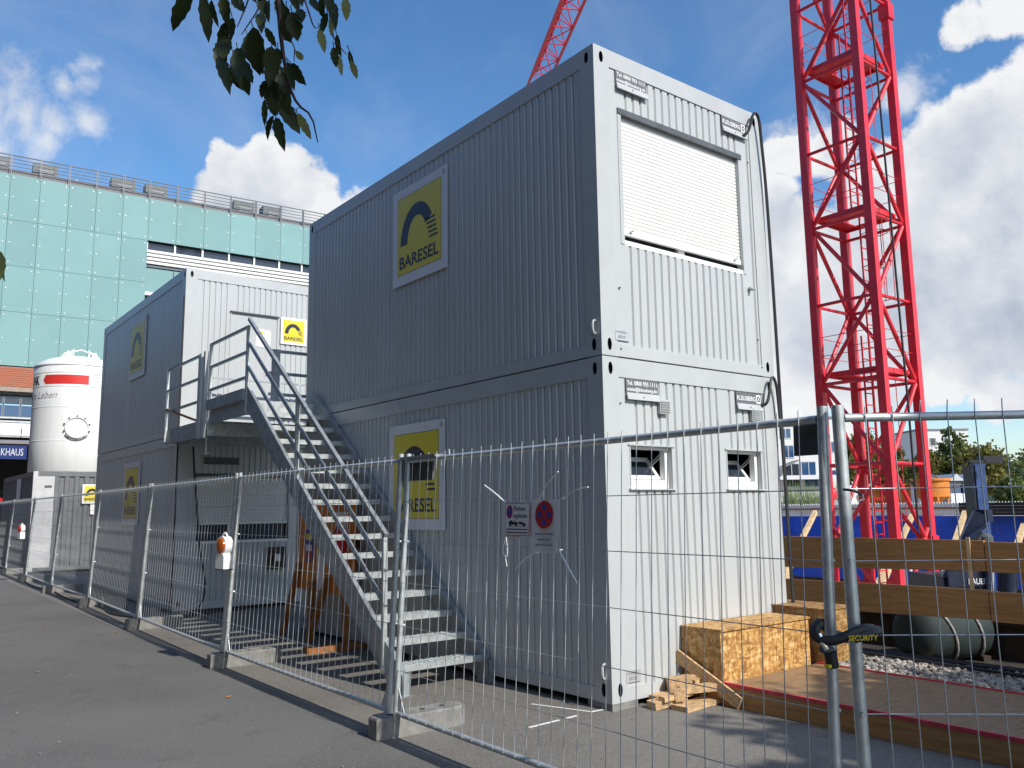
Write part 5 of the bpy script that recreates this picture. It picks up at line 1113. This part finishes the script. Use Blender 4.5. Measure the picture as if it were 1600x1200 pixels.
# orange concrete buckets
def bucket(x, y, z, s, label):
    t = thing('concrete_bucket', label, 'bucket', (x,y,z), 0, 'orange concrete buckets')
    MB().lathe([(.5*s,.62*s),(.56*s,.62*s),(.56*s,1.22*s),(.52*s,1.22*s),(.52*s,.7*s),(.12*s,.25*s),(.1*s,.05*s),(.14*s,.05*s),(.16*s,.22*s)],(0,0,0),20).build('hopper', orange, t, world=False)
    MB().lathe([(.57*s,1.16*s),(.62*s,1.16*s),(.62*s,1.24*s),(.57*s,1.24*s)],(0,0,0),20).build('rim', orange, t, world=False)
    for a in (45,135,225,315): MB().beam((.5*s*math.cos(R(a)),.5*s*math.sin(R(a)),0),(.52*s*math.cos(R(a)),.52*s*math.sin(R(a)),.9*s),.07*s,.07*s).build('leg', orange, t, world=False)
    MB().tube([(.5*s*math.cos(R(a)),.5*s*math.sin(R(a)),.0) for a in range(0,361,30)],.04*s,6).build('foot_ring', orange, t, world=False)
    MB().tube([(-.55*s,0,1.2*s),(-.3*s,0,1.36*s),(.3*s,0,1.36*s),(.55*s,0,1.2*s)],.03*s,6,smooth=1).build('bail', steelgrey, t, world=False)
for u,s,l_ in ((1458,1.15,'orange concrete bucket to the right of the crane mast'),(1402,1.0,'orange concrete bucket seen through the middle of the crane mast'),(1372,.95,'orange concrete bucket seen at the left of the crane mast')):
    p = ON(u,790,0,28.5); bucket(p.x,p.y,1.13,s,l_)
MB_ = MB(); p = ON(1300,770,0,34); t = thing('red_silo_lamp','small red and grey site pump beyond the picket barrier','pump',(p.x,p.y,1.12)); MB().lathe([(.3,0),(.3,.5),(.2,.7),(.1,.75)],(p.x,p.y,1.12),12).build('base', concrete, t); MB().lathe([(.24,.76),(.26,1.1),(.15,1.3),(.02,1.36)],(p.x,p.y,1.12),12).build('head', signred, t)
# drill rig in the pit
rg = thing('drill_rig','dark blue drilling rig with mast and diagonal boom in the excavation','drill rig',(AT(1530,900,13.5).x,AT(1530,900,13.5).y,PZ))
D_ = 13.5
def q(u,v,dd=0): return AT(u,v,D_+dd)
fw = Vector((_f.x,_f.y,0)).normalized(); rt = Vector((_r.x,_r.y,0))
def slab(u0,v0,u1,v1,dep,m,name,dd=0.):
    a = q(u0,v1,dd); b = q(u1,v1,dd); h_ = q(u0,v0,dd).z-a.z; U_ = Vector((b.x-a.x,b.y-a.y,0)); L_ = U_.length; U_.normalize(); Nn = Vector((U_.y,-U_.x,0))
    return MB().prism([(0,0),(L_,0),(L_,h_),(0,h_)],a,U_,Z_,Nn,-dep,0).build(name,m,rg,smooth=False), a, U_, Nn
slab(1545,722,1561,960,.16,rigblue2,'mast',.1); slab(1540,726,1546,960,.3,rigblue,'mast_guide',.12)
slab(1516,719,1542,723,.12,navy_tarp,'winch_arm',.0); slab(1538,712,1568,723,.25,navy_tarp,'mast_head',.0)
MB().beam(q(1480,905,.2),q(1531,802,.2),.16,.19).build('boom', rigblue, rg); MB().cyl(q(1505,852,-.05),q(1526,832,-.05),.07,8).cyl(q(1526,832,-.05),q(1541,820,-.05),.03,8).build('boom_cylinder', rigblue, rg)
MB().cbox(q(1537,806,.25),(.2,.2,.2)).build('boom_head', rigblue, rg); MB().cyl(q(1529,838,.1),q(1529,846,.1),.06,8).build('pin', steelgrey, rg)
slab(1478,902,1540,950,1.2,rigblue,'engine_housing',.0); _, a, U_, Nn = slab(1484,893,1538,917,.05,rigblue,'side_panel',-.06)
text_mb('BAUER', .13, q(1514,913,-.075), U_, Z_, Nn, .004, .01, width=.30).build('lettering', whiteboard, rg, smooth=False)
slab(1488,884,1505,893,.6,rigblue,'hood',.3); MB().lathe([(.07,0),(.09,.05),(.12,.2),(.12,.3),(.05,.36)],q(1540,850,.1)-Z_*.18,12).build('exhaust', steelgrey, rg); MB().cyl(q(1541,905,.1),q(1541,848,.1),.05,8).build('exhaust_stack', rigblue, rg)
for u in (1543,1550,1562): MB().cyl(q(u,945,-.1),q(u,885,-.1),.03,8).build('hydraulic_line', alu if u==1550 else rigblue, rg)
MB().cyl(q(1574,945,-.1),q(1574,892,-.1),.12,10).build('rotary_head', rigblue, rg); MB().tube([q(1560,885,-.1),q(1580,888,-.15),q(1590,910,-.1),q(1578,940,-.1)],.035,7,smooth=2).build('hose', dark, rg)
bt = Vector((q(1535,940).x,q(1535,940).y,PZ))
for s in (-.75,.75): MB().cbox(bt+rt*s+fw*.6+Z_*.3,(.45,2.6,.6),Matrix((rt,fw,Z_)).transposed()).build('crawler', steelgrey, rg)
bmx = thing('beam_stack','stack of dark steel beams lying on the far edge of the excavation','beams',(24,9,1.17))
for k in range(4): a = ON(1502,790+4*k,0,24.4); b = ON(1700,785+4*k,0,24.4); MB().box((24.2+.02*k,a.y,1.19+.105*(3-k)),(24.75,b.y-2,1.285+.105*(3-k))).build('beam', navy_tarp, bmx)
for u in (1545,1585): 
    p = ON(u,795,0,27); 
# ------------------------------------------------------------------ far buildings
def house(u0, u1, v_top, v_bot, d, label, m, wins, depth=12, roof=None):
    a = AT(u0,v_bot,d); b = AT(u1,v_bot,d); zt_ = AT(u0,v_top,d).z; z0_ = min(a.z,1.2)-.3; U_ = Vector((b.x-a.x,b.y-a.y,0)); L_ = U_.length; U_.normalize(); Nn = Vector((U_.y,-U_.x,0)); O_ = Vector((a.x,a.y,0))
    t = thing('apartment_building' if L_ > 6 else 'garden_house', label, 'building', (a.x,a.y,1.12))
    MB().prism([(0,z0_),(L_,z0_),(L_,zt_),(0,zt_)],O_,U_,Z_,Nn,-depth,0).build('wall', m, t, smooth=False)
    MB().prism([(-.15,zt_),(L_+.15,zt_),(L_+.15,zt_+.25),(-.15,zt_+.25)],O_,U_,Z_,Nn,-depth-.1,.1).build('roof', roof or roofm, t, smooth=False)
    for (p0,p1,r0,r1,wm) in wins:
        s0_ = (p0-u0)/(u1-u0)*L_; s1_ = (p1-u0)/(u1-u0)*L_; za = AT(p0,r1,d).z; zb = AT(p0,r0,d).z
        f_ = MB().prism([(s0_-.1,za-.12),(s1_+.1,za-.12),(s1_+.1,zb+.1),(s0_-.1,zb+.1)],O_,U_,Z_,Nn,.0,.06).build('window_frame', alu, t, smooth=False)
        MB().prism([(s0_,za),(s1_,za),(s1_,zb),(s0_,zb)],O_,U_,Z_,Nn,.0601,.08).build('pane', wm, f_, smooth=False)
        if s1_-s0_ > .9: MB().prism([((s0_+s1_)/2-.04,za),((s0_+s1_)/2+.04,za),((s0_+s1_)/2+.04,zb),((s0_+s1_)/2-.04,zb)],O_,U_,Z_,Nn,.081,.10).build('glazing_bar', alu, f_, smooth=False)
    return t, O_, U_, Nn, L_
t, O_, U_, Nn, L_ = house(1190,1340,654,765,95,'white modern apartment block with square windows, between the containers and the crane',facwhite,[(1225,1240,669,683,glassblue),(1227,1243,696,714,glassblue),(1255,1264,695,704,glassw),(1295,1310,640+50,705,glassblue),(1255,1276,722,742,glassblue),(1227,1250,725,744,glassw),(1302,1316,735,745,glassblue),(1228,1250,748,760,glassw),(1258,1300,748,760,glassblue)])
a = AT(1222,655,96); b = AT(1247,655,96); t.location = t.location
MB().prism([(0,AT(1222,656,95).z),(3.0,AT(1222,656,95).z),(3.0,AT(1222,634,95).z),(0,AT(1222,634,95).z)],Vector((AT(1215,655,95).x,AT(1215,655,95).y,0)),U_,Z_,Nn,-6,-.5).build('stair_tower', facwhite, t, smooth=False)
MB().prism([(-1,AT(1222,747,95).z-.2),(L_*.75,AT(1222,747,95).z-.2),(L_*.75,AT(1222,747,95).z+.25),(-1,AT(1222,747,95).z+.25)],O_,U_,Z_,Nn,.1,1.2).build('balcony_slab', whiteboard, t, smooth=False)
MB().prism([(.5,AT(1222,741,95).z),(3.6,AT(1222,722,95).z),(3.6,AT(1222,720,95).z),(.3,AT(1222,739,95).z)],O_,U_,Z_,Nn,.1,2.4).build('canopy_roof', roofm, t, smooth=False)
house(1318,1345,682,765,96,'low white wing of the apartment block behind the crane mast',facwhite,[(1325,1335,700,715,glassblue),(1325,1335,730,742,glassblue)])
house(1440,1520,672,765,120,'white flat roofed building behind the trees, right of the crane',facwhite,[(1448,1455,684,695,glassw),(1460,1468,684,695,glassw),(1482,1490,684,695,glassw)])
for u0,u1,l_ in ((1486,1502,'small blue garden house under the tree, left one'),(1506,1522,'small blue garden house under the tree, right one')):
    t, O_, U_, Nn, L_ = house(u0,u1,758,775,60,l_,signblue if False else glassblue,[],3)
    z_ = AT(u0,758,60).z+.3; MB().prism([(-.2,z_),(L_+.2,z_),(L_/2,z_+.5)],O_,U_,Z_,Nn,-3.2,.3).build('gable_roof', alu, t, smooth=False); za = AT(u0,771,60).z; MB().prism([(-.05,za-1),(L_+.05,za-1),(L_+.05,za),(-.05,za)],O_,U_,Z_,Nn,.0,.1).build('plinth', whiteboard, t, smooth=False)

# ------------------------------------------------------------------ trees
def crown_mesh(name, blobs, n, size, m):
    vs = []; fs = []; tot = sum(b[3]**2 for b in blobs)
    for (bx_,by_,bz_,br) in blobs:
        k = int(n*br*br/tot); ncl = max(6,k//14)
        d = rng.normal(size=(ncl,3)); d /= np.linalg.norm(d,axis=1)[:,None]; cl_ = d*(rng.uniform(.45,1.02,(ncl,1)))*br; cl_[:,2] *= .85
        idx = rng.integers(0,ncl,k); p = cl_[idx]+rng.normal(scale=br*.13,size=(k,3)); p += np.array([bx_,by_,bz_])
        for c in p:
            s = size*rng.uniform(.6,1.3); u = rng.normal(size=3); u /= np.linalg.norm(u); v = np.cross(u,rng.normal(size=3)); v /= np.linalg.norm(v); o = len(vs)
            vs += [tuple(c-u*s*.5),tuple(c+v*s*.28),tuple(c+u*s*.6),tuple(c-v*s*.28)]; fs.append((o,o+1,o+2,o+3))
    me = bpy.data.meshes.new(name); me.from_pydata(vs,[],fs); me.materials.append(m); return me
def tree(x, y, z, h, label, m, blobs, n, size, trunk_r=.2, group=None, name='broadleaf_tree'):
    t = thing(name, label, 'tree', (x,y,z), 0, group)
    th = h*.42; tk = MB(); tk.tube([(0,0,-.2),(.02*h,.01*h,th*.5),(0,.02*h,th),(.01*h,0,h*.72)],[trunk_r,trunk_r*.3],8)
    for k in range(6):
        a = k*1.05+.3; z_ = th*(.75+.09*k); tk.tube([(0,.01*h,z_),(math.cos(a)*h*.1,math.sin(a)*h*.1,z_+h*.1),(math.cos(a)*h*.2,math.sin(a)*h*.2,z_+h*.22)],[trunk_r*.45,trunk_r*.12],6)
    tk.build('trunk', bark, t, world=False)
    c = bpy.data.objects.new('crown', crown_mesh('crown', blobs, n, size, m)); place(c, t, False); return t
def ftree(u, v_top, d, label, m, wid, n=1900, size=.42, conic=False):
    b = AT(u,v_top,d); z0_ = 1.12; h = b.z-z0_; r_ = wid/FPX*d/2
    if conic: bl = [(0,0,h*.38,r_*.95),(r_*.35,.2,h*.45,r_*.7),(-r_*.35,-.2,h*.42,r_*.7),(0,0,h*.6,r_*.7),(.1,0,h*.76,r_*.45),(0,.1,h*.9,r_*.25)]
    else: bl = [(0,0,h*.62,r_*.8),(r_*.5,.3,h*.5,r_*.6),(-r_*.5,-.3,h*.5,r_*.6),(.2,0,h*.82,r_*.5),(-r_*.3,.2,h*.75,r_*.45)]
    tree(b.x,b.y,z0_,h,label,m,bl,n,size,.16,'trees beyond the excavation')
ftree(1485,664,80,'tall conical green tree left of the drill rig mast, before the white flat building',leaf_far,99,5760,.42,True)
ftree(1447,706,78,'yellow green tree directly right of the crane mast',leaf_far2,75,2720)
ftree(1350,672,84,'dark green tree seen through the crane mast, behind the left chords',leaf_far2,94,4160)
ftree(1390,690,86,'green tree seen through the right half of the crane mast',leaf_far,81,3200)
ftree(1530,700,76,'round autumn tinted tree behind the drill rig mast',leaf_far2,108,3840)
ftree(1562,712,90,'darker green tree just right of the drill rig mast',leaf_far3,81,2880)
ftree(1600,738,110,'broad green tree at the right picture edge',leaf_far3,148,3520,.55)
ftree(1635,725,100,'tall green tree beyond the right picture edge',leaf_far,148,3200,.55)
ftree(1580,752,70,'low green bush tree right of the drill rig mast',leaf_far,67,2240)
hd = MB(); 
for k in range(900):
    u = random.uniform(1222,1322); p = AT(u,780,random.uniform(48,56)); h = random.uniform(.8,2.2); a = random.uniform(0,6); l = random.uniform(.05,.5)
    hd.add([(p.x-.03,p.y,1.1),(p.x+.03,p.y,1.1),(p.x+l*math.cos(a),p.y+l*math.sin(a),1.1+h)],[(0,1,2)])
hd.build('tall_reeds', grass_m, kind='stuff')
hl = MB(); 
for k in range(40):
    a = R(-50+k*2.6); rr = 800+60*math.sin(k*1.7); hl.add([(CAM.x+rr*math.cos(a),CAM.y+rr*math.sin(a),0),(CAM.x+rr*math.cos(a+R(2.6)),CAM.y+rr*math.sin(a+R(2.6)),0),(CAM.x+(rr+80)*math.cos(a+R(2.6)),CAM.y+(rr+80)*math.sin(a+R(2.6)),22+6*math.sin(k+1)),(CAM.x+(rr+80)*math.cos(a),CAM.y+(rr+80)*math.sin(a),22+6*math.sin(k))],[(0,1,2,3)])
hl.build('hills', leaf_far3, kind='structure')

# street trees behind and beside the viewer
def crown(cx_,cy_,cz_,r_,k):
    o = [(cx_,cy_,cz_,r_*.75)]
    for i in range(k): a = i*2*math.pi/k; o.append((cx_+math.cos(a)*r_*.55,cy_+math.sin(a)*r_*.55,cz_+random.uniform(-.3,.3)*r_,r_*.5))
    return o
tree(2.5,-11.95,0,9,'broadleaf street tree behind the viewer shading the deck',leaf_far,crown(0,0,6.3,2.95,7)+[(0,0,6.3,1.7),(-3.5,1.95,6.2,1.0),(-2.6,1.2,6.3,1.0)],24000,.28,.22,'street trees')
TP = tree(-12.5,-16,0,13,'dense unseen tree across the road, added to block skylight and be reflected',leaf_far3,crown(0,0,8.0,4.0,7)+[(0,0,4.6,2.6),(1.2,.8,4.0,2.0),(-1,-1,10.5,2.6)],9000,.42,.3,'unseen trees added across the road')  # unseen row added to dim skylight on the shaded walls and be reflected
for yy_,xx_,rz in ((-9.5,-12.3,1.),(-3,-12.6,2.),(3.5,-12.4,3.),(10,-12.8,4.),(16.5,-13.4,5.),(23,-14.2,.5),(30,-15,1.5),(37,-15.8,2.5)):
    c_ = copy_tree(TP); c_.location = (xx_,yy_,0); c_.rotation_euler = (0,0,rz)
st_ = thing('street_tree','overhanging street tree whose dark leafy twigs dip into the top of the picture','tree',(-6.6,-6.9,0))
TB = Vector((-6.6,-6.9,0))
MB().tube([(-6.6,-6.9,-.2),(-6.55,-6.85,1.6),(-6.6,-6.8,3.2),(-6.7,-6.9,5.5)],[.2,.07],10,smooth=1).tube([(-6.6,-6.8,3.0),(-5.9,-5.8,4.0),(-5.0,-4.6,4.0),(-4.35,-3.6,3.35)],[.07,.012],8,smooth=2).tube([(-6.6,-6.85,3.4),(-7.6,-7.6,5.0),(-8.2,-8.0,6.2)],[.09,.03],7,smooth=1).build('trunk', bark, st_)
c = bpy.data.objects.new('crown', crown_mesh('crown', crown(-8.2,-7.6,6.2,2.6,6)+[(-4.25,-6.0,5.0,.85),(-3.85,-6.2,5.2,.6),(-4.7,-5.9,4.9,.6)], 11000, .17, leaf_near)); place(c, st_, True)
def LPt(zx, zy, dd): return AT(240+zx/4.444, zy/4.444, 2.05+dd)
tw = MB()
for pts,r0,r1 in (([(850,-200),(860,-40),(890,330),(940,600),(1000,730),(1100,800),(1140,990)],.007,.0012),([(700,-160),(660,0),(580,190)],.003,.001),([(800,-120),(740,50),(610,240)],.003,.001),([(900,270),(980,300),(975,430)],.002,.001),([(1000,-150),(1070,60),(1110,190),(1140,195)],.003,.001),([(1200,-100),(1240,240),(1270,300),(1340,380)],.003,.001),([(430,-150),(330,-40)],.003,.002),([(930,560),(870,700),(860,800)],.002,.001),([(1060,770),(1000,740),(985,790)],.0015,.001),([(1380,-150),(1340,-20)],.003,.002),([(-0+880,-200),(300,-180),(270,-60)],.004,.002)):
    tw.tube([LPt(a,b,.02*math.sin(a)) for a,b in pts],[r0,r1],6,smooth=1)
two = tw.build('twig', barkred, st_); MB().tube([LPt(*q_,0) for q_ in ((-1700,900),(-1300,1400),(-1150,1650),(-1075,1745))],[.005,.002],6,smooth=1).build('twig', barkred, st_)
MB().tube([(-4.35,-3.6,3.35),LPt(860,-420,.0),LPt(850,-190,.02)],[.012,.007],7,smooth=1).build('limb', bark, st_)
LV = [(270,-60,135,222,130,0),(340,-40,385,298,95,0),(400,0,435,182,55,0),(480,-40,510,175,90,0),(545,-20,635,92,90,0),(545,120,530,365,110,0),(520,270,440,470,120,0),(450,390,532,652,85,0),(500,240,480,470,110,0),(555,370,662,662,125,0),(600,400,692,590,85,0),(690,185,760,528,165,0),(650,240,700,480,100,0),
(740,90,750,232,80,0),(800,0,790,152,60,0),(775,190,852,332,55,0),(820,320,812,560,115,0),(900,105,960,292,115,0),(960,80,1005,292,115,0),(985,350,1032,418,52,1),(955,440,1052,592,95,0),(930,430,972,618,60,0),(880,460,905,690,120,0),(780,555,758,690,85,0),(770,690,776,882,45,0),(820,670,842,805,85,0),(832,800,785,972,62,0),(850,815,902,1034,82,0),(865,690,1022,932,120,0),(1000,785,1102,972,72,1),(942,640,935,792,45,0),(1090,-10,1142,92,60,0),(1170,-20,1180,132,75,0),(1252,20,1260,192,62,0),(1330,-20,1342,146,66,1),(1205,85,1160,252,72,0),(1240,105,1235,252,46,1),(1150,200,1187,384,60,1),(1272,236,1306,402,52,0),(1250,325,1268,470,60,0),(1282,385,1308,517,45,1),(1358,350,1385,500,40,0),(1372,420,1412,546,48,1),(870,-30,880,140,80,0),(700,-60,712,20,60,0),(960,-40,1010,80,70,0),(760,-60,745,100,60,0),(820,560,850,700,110,0),(860,330,840,520,90,0),(470,470,540,600,80,0),(800,640,880,760,110,0),(1020,-60,1030,40,60,0),(610,-80,600,30,50,0),(500,150,455,420,100,0),(580,330,600,560,100,0),(640,300,620,450,80,0),(720,330,770,520,110,0),(840,430,800,600,110,0),(900,520,930,700,100,0),(790,600,830,760,90,0),(920,40,900,190,90,0),(1010,60,1030,180,80,0),(870,620,960,800,90,0),(740,-20,770,110,80,0),(1210,-40,1225,90,70,0),(530,460,600,620,90,0),(900,200,930,280,80,0),(-1080,1735,-1058,1950,85,1),(-1062,1800,-1004,1965,50,1),(-1100,1790,-1090,1990,60,0)]
for i,(bx_,by_,tx_,ty_,wd,pal) in enumerate(LV):
    dd = random.uniform(-.14,.14); a = LPt(bx_,by_,dd); b = LPt(tx_,ty_,dd+random.uniform(-.05,.05)); ax = b-a; L_ = ax.length; U_ = ax.normalized(); S_ = U_.cross(-_f).normalized(); S_ = (S_*math.cos(.3*math.sin(i*2.1)) + (-_f)*math.sin(.5*math.sin(i*2.1))).normalized(); Nn = S_.cross(U_)
    hw = wd/4.444/FPX*2.05*.48; m = MB(); vs = []; n = 9
    for k in range(n+1):
        s = k/n; wv = hw*(math.sin(math.pi*min(1,s**.8))**.85)*(1+.09*((k%2)*2-1)*(0<k<n)); c_ = a+U_*(L_*s)+Nn*(L_*.10*math.sin(s*3.0+i)*s)
        vs += [c_-S_*wv+Nn*(wv*.35), c_, c_+S_*wv+Nn*(wv*.35)]
    for k in range(n):
        for qd in (0,1): m_ = (3*k+qd,3*k+qd+1,3*k+4+qd,3*k+3+qd); m.f.append(m_); m.m.append(0)
    m.v = [tuple(v) for v in vs]; m.tube([a-U_*.012+Nn*.004,a],.0012,4)
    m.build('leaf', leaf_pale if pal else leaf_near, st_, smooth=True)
